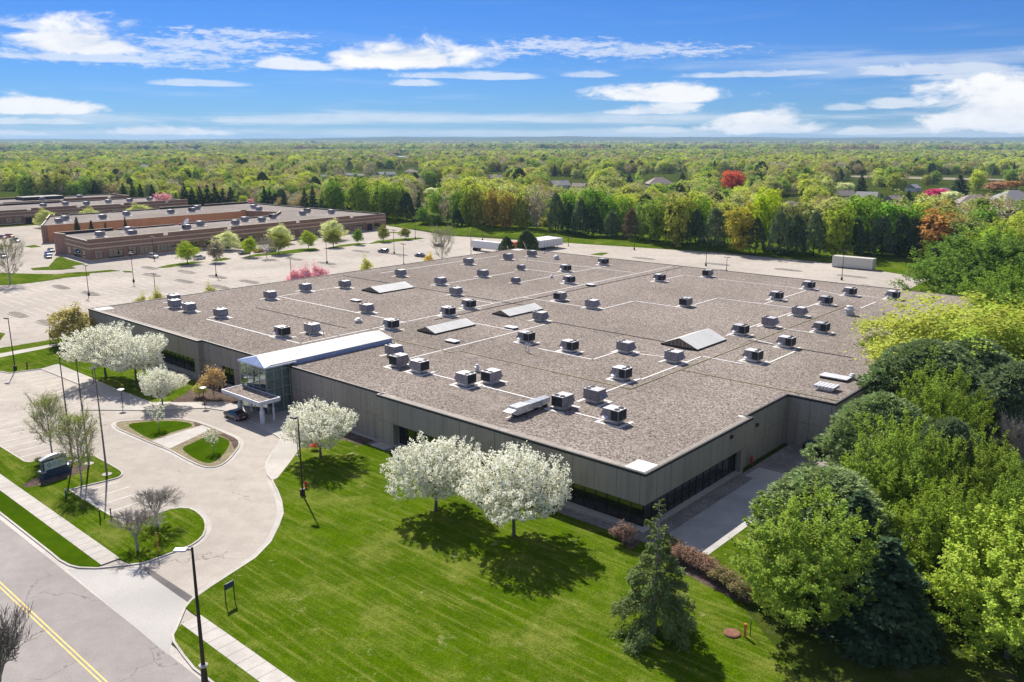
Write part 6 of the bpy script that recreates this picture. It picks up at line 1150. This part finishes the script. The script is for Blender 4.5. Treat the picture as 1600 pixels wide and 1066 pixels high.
def blob(u,v,wu,wv,noi,amp,soft,dens=1.0,flat=.35):
    a,e=dirs(u,v); sa=wu/FPX; se=wv/FPX
    dx=math_n(nt,'DIVIDE',math_n(nt,'SUBTRACT',azn,a),sa); dy=math_n(nt,'DIVIDE',math_n(nt,'SUBTRACT',eln,e),se); dn=math_n(nt,'DIVIDE',math_n(nt,'MINIMUM',dy,0.0),flat)
    r=math_n(nt,'SQRT',math_n(nt,'ADD',math_n(nt,'MULTIPLY',dx,dx),math_n(nt,'ADD',math_n(nt,'MULTIPLY',math_n(nt,'MAXIMUM',dy,0.0),math_n(nt,'MAXIMUM',dy,0.0)),math_n(nt,'MULTIPLY',dn,dn))))
    f=math_n(nt,'ADD',math_n(nt,'SUBTRACT',1.0,r),math_n(nt,'MULTIPLY',math_n(nt,'SUBTRACT',noi,.5),amp))
    return math_n(nt,'MULTIPLY',ramp(nt,f,0,soft),dens), dy
cl=None; sh=None
CUM=[(1000,176,70,9,.7),(980,150,50,12,.8),(560,88,60,14,.8),(780,122,90,10,.6),(1220,205,60,14,.9),(1150,190,50,14,.85),(1510,195,70,18,.85),(1250,115,70,7,.6),(1560,120,120,10,.6),(420,190,130,8,.5),(30,210,60,8,.7),(1450,206,50,7,.7),(125,72,110,42,.95),(60,44,45,9,.7),(640,96,150,38,1.0),(450,104,75,16,.8),(50,172,90,22,.95),(1040,152,120,24,.95),(1030,175,75,16,.8),(1190,200,95,32,.95),(1560,185,130,75,1.0),(1395,165,55,15,.65),(1320,170,45,10,.5),(250,207,120,14,.85),(60,192,90,8,.6),(1110,120,10,4,.0),(1470,112,150,15,.6),(1180,118,130,10,.6),(720,120,130,10,.55),(300,132,80,8,.5),(650,132,60,9,.6),(1010,206,70,9,.6),(1360,208,60,10,.7),(920,118,60,10,.5),(120,92,130,12,.6)]
for u,v,wu,wv,dn in CUM:
    if dn<=0: continue
    f,dy=blob(u,v,wu*.98,wv*1.0,nf,1.9,.5,dn); cl=f if cl is None else math_n(nt,'MAXIMUM',cl,f)
# low banks of thin streaks, ragged flecks and general haze toward the horizon
for u,v,wu,wv,dn,fl in ((700,186,900,12,.5,1.0),(1480,96,420,22,.35,1.0),(900,208,1200,10,.4,1.0),(420,84,330,26,.0,1.0)):
    if dn<=0: continue
    f,_=blob(u,v,wu,wv,ns,2.6,.9,dn,fl); cl=math_n(nt,'MAXIMUM',cl,f)
for u,v,wu,wv in ((230,88,220,16),(330,70,160,14),(1000,80,170,14),(380,52,120,9),(760,82,110,10),(880,70,130,12)):
    f,_=blob(u,v,wu,wv,nr,3.4,.9,.55,1.0); cl=math_n(nt,'MAXIMUM',cl,f)
wisp=math_n(nt,'MULTIPLY',ramp(nt,math_n(nt,'ADD',ns,math_n(nt,'MULTIPLY',math_n(nt,'SUBTRACT',nb2,.5),.5)),.52,.85),.2); cl=math_n(nt,'MAXIMUM',cl,math_n(nt,'MULTIPLY',wisp,ramp(nt,eln,0.20,.03)))
nh=noise(nt,2.6,5,.6,tc); hi=math_n(nt,'MAXIMUM',ramp(nt,eln,.20,.42),math_n(nt,'MULTIPLY',ramp(nt,math_n(nt,'MULTIPLY',sx.outputs[1],-1.0),.0,.3),ramp(nt,eln,.0,.1))); cl=math_n(nt,'MAXIMUM',cl,math_n(nt,'MULTIPLY',math_n(nt,'MULTIPLY',ramp(nt,nh,.40,.56),.42),hi))  # unseen cloud cover overhead and behind the camera, added to lift shadow fill
hs=nd(nt,'ShaderNodeHueSaturation'); hs.inputs['Saturation'].default_value=1.12; L.new(sky.outputs[0],hs.inputs['Color'])
sb=nd(nt,'ShaderNodeMix',data_type='RGBA',blend_type='MULTIPLY'); sb.inputs[0].default_value=1; L.new(hs.outputs[0],sb.inputs[6]); sb.inputs[7].default_value=SKYTINT
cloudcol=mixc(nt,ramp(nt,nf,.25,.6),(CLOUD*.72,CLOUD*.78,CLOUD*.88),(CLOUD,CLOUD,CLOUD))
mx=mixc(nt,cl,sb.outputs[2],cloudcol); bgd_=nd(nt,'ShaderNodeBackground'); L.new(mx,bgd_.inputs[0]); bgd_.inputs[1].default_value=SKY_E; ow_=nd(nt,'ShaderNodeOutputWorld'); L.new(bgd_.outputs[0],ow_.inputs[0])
cd=bpy.data.cameras.new('camera'); cam=bpy.data.objects.new('camera',cd); COL.objects.link(cam); cam.location=(0,0,H); cam.rotation_euler=(math.pi/2-PITCH,0,0); cd.sensor_width=36; cd.lens=36*FPX/1600; cd.clip_start=.5; cd.clip_end=60000; scene.camera=cam
scene.view_settings.view_transform='Standard'; scene.view_settings.look='None'; scene.view_settings.exposure=EXPO; scene.view_settings.gamma=1
cy=scene.cycles; cy.max_bounces=8; cy.diffuse_bounces=3; cy.transmission_bounces=4; cy.transparent_max_bounces=12; cy.glossy_bounces=3; cy.volume_bounces=0; cy.caustics_reflective=False; cy.caustics_refractive=False; cy.use_denoising=True
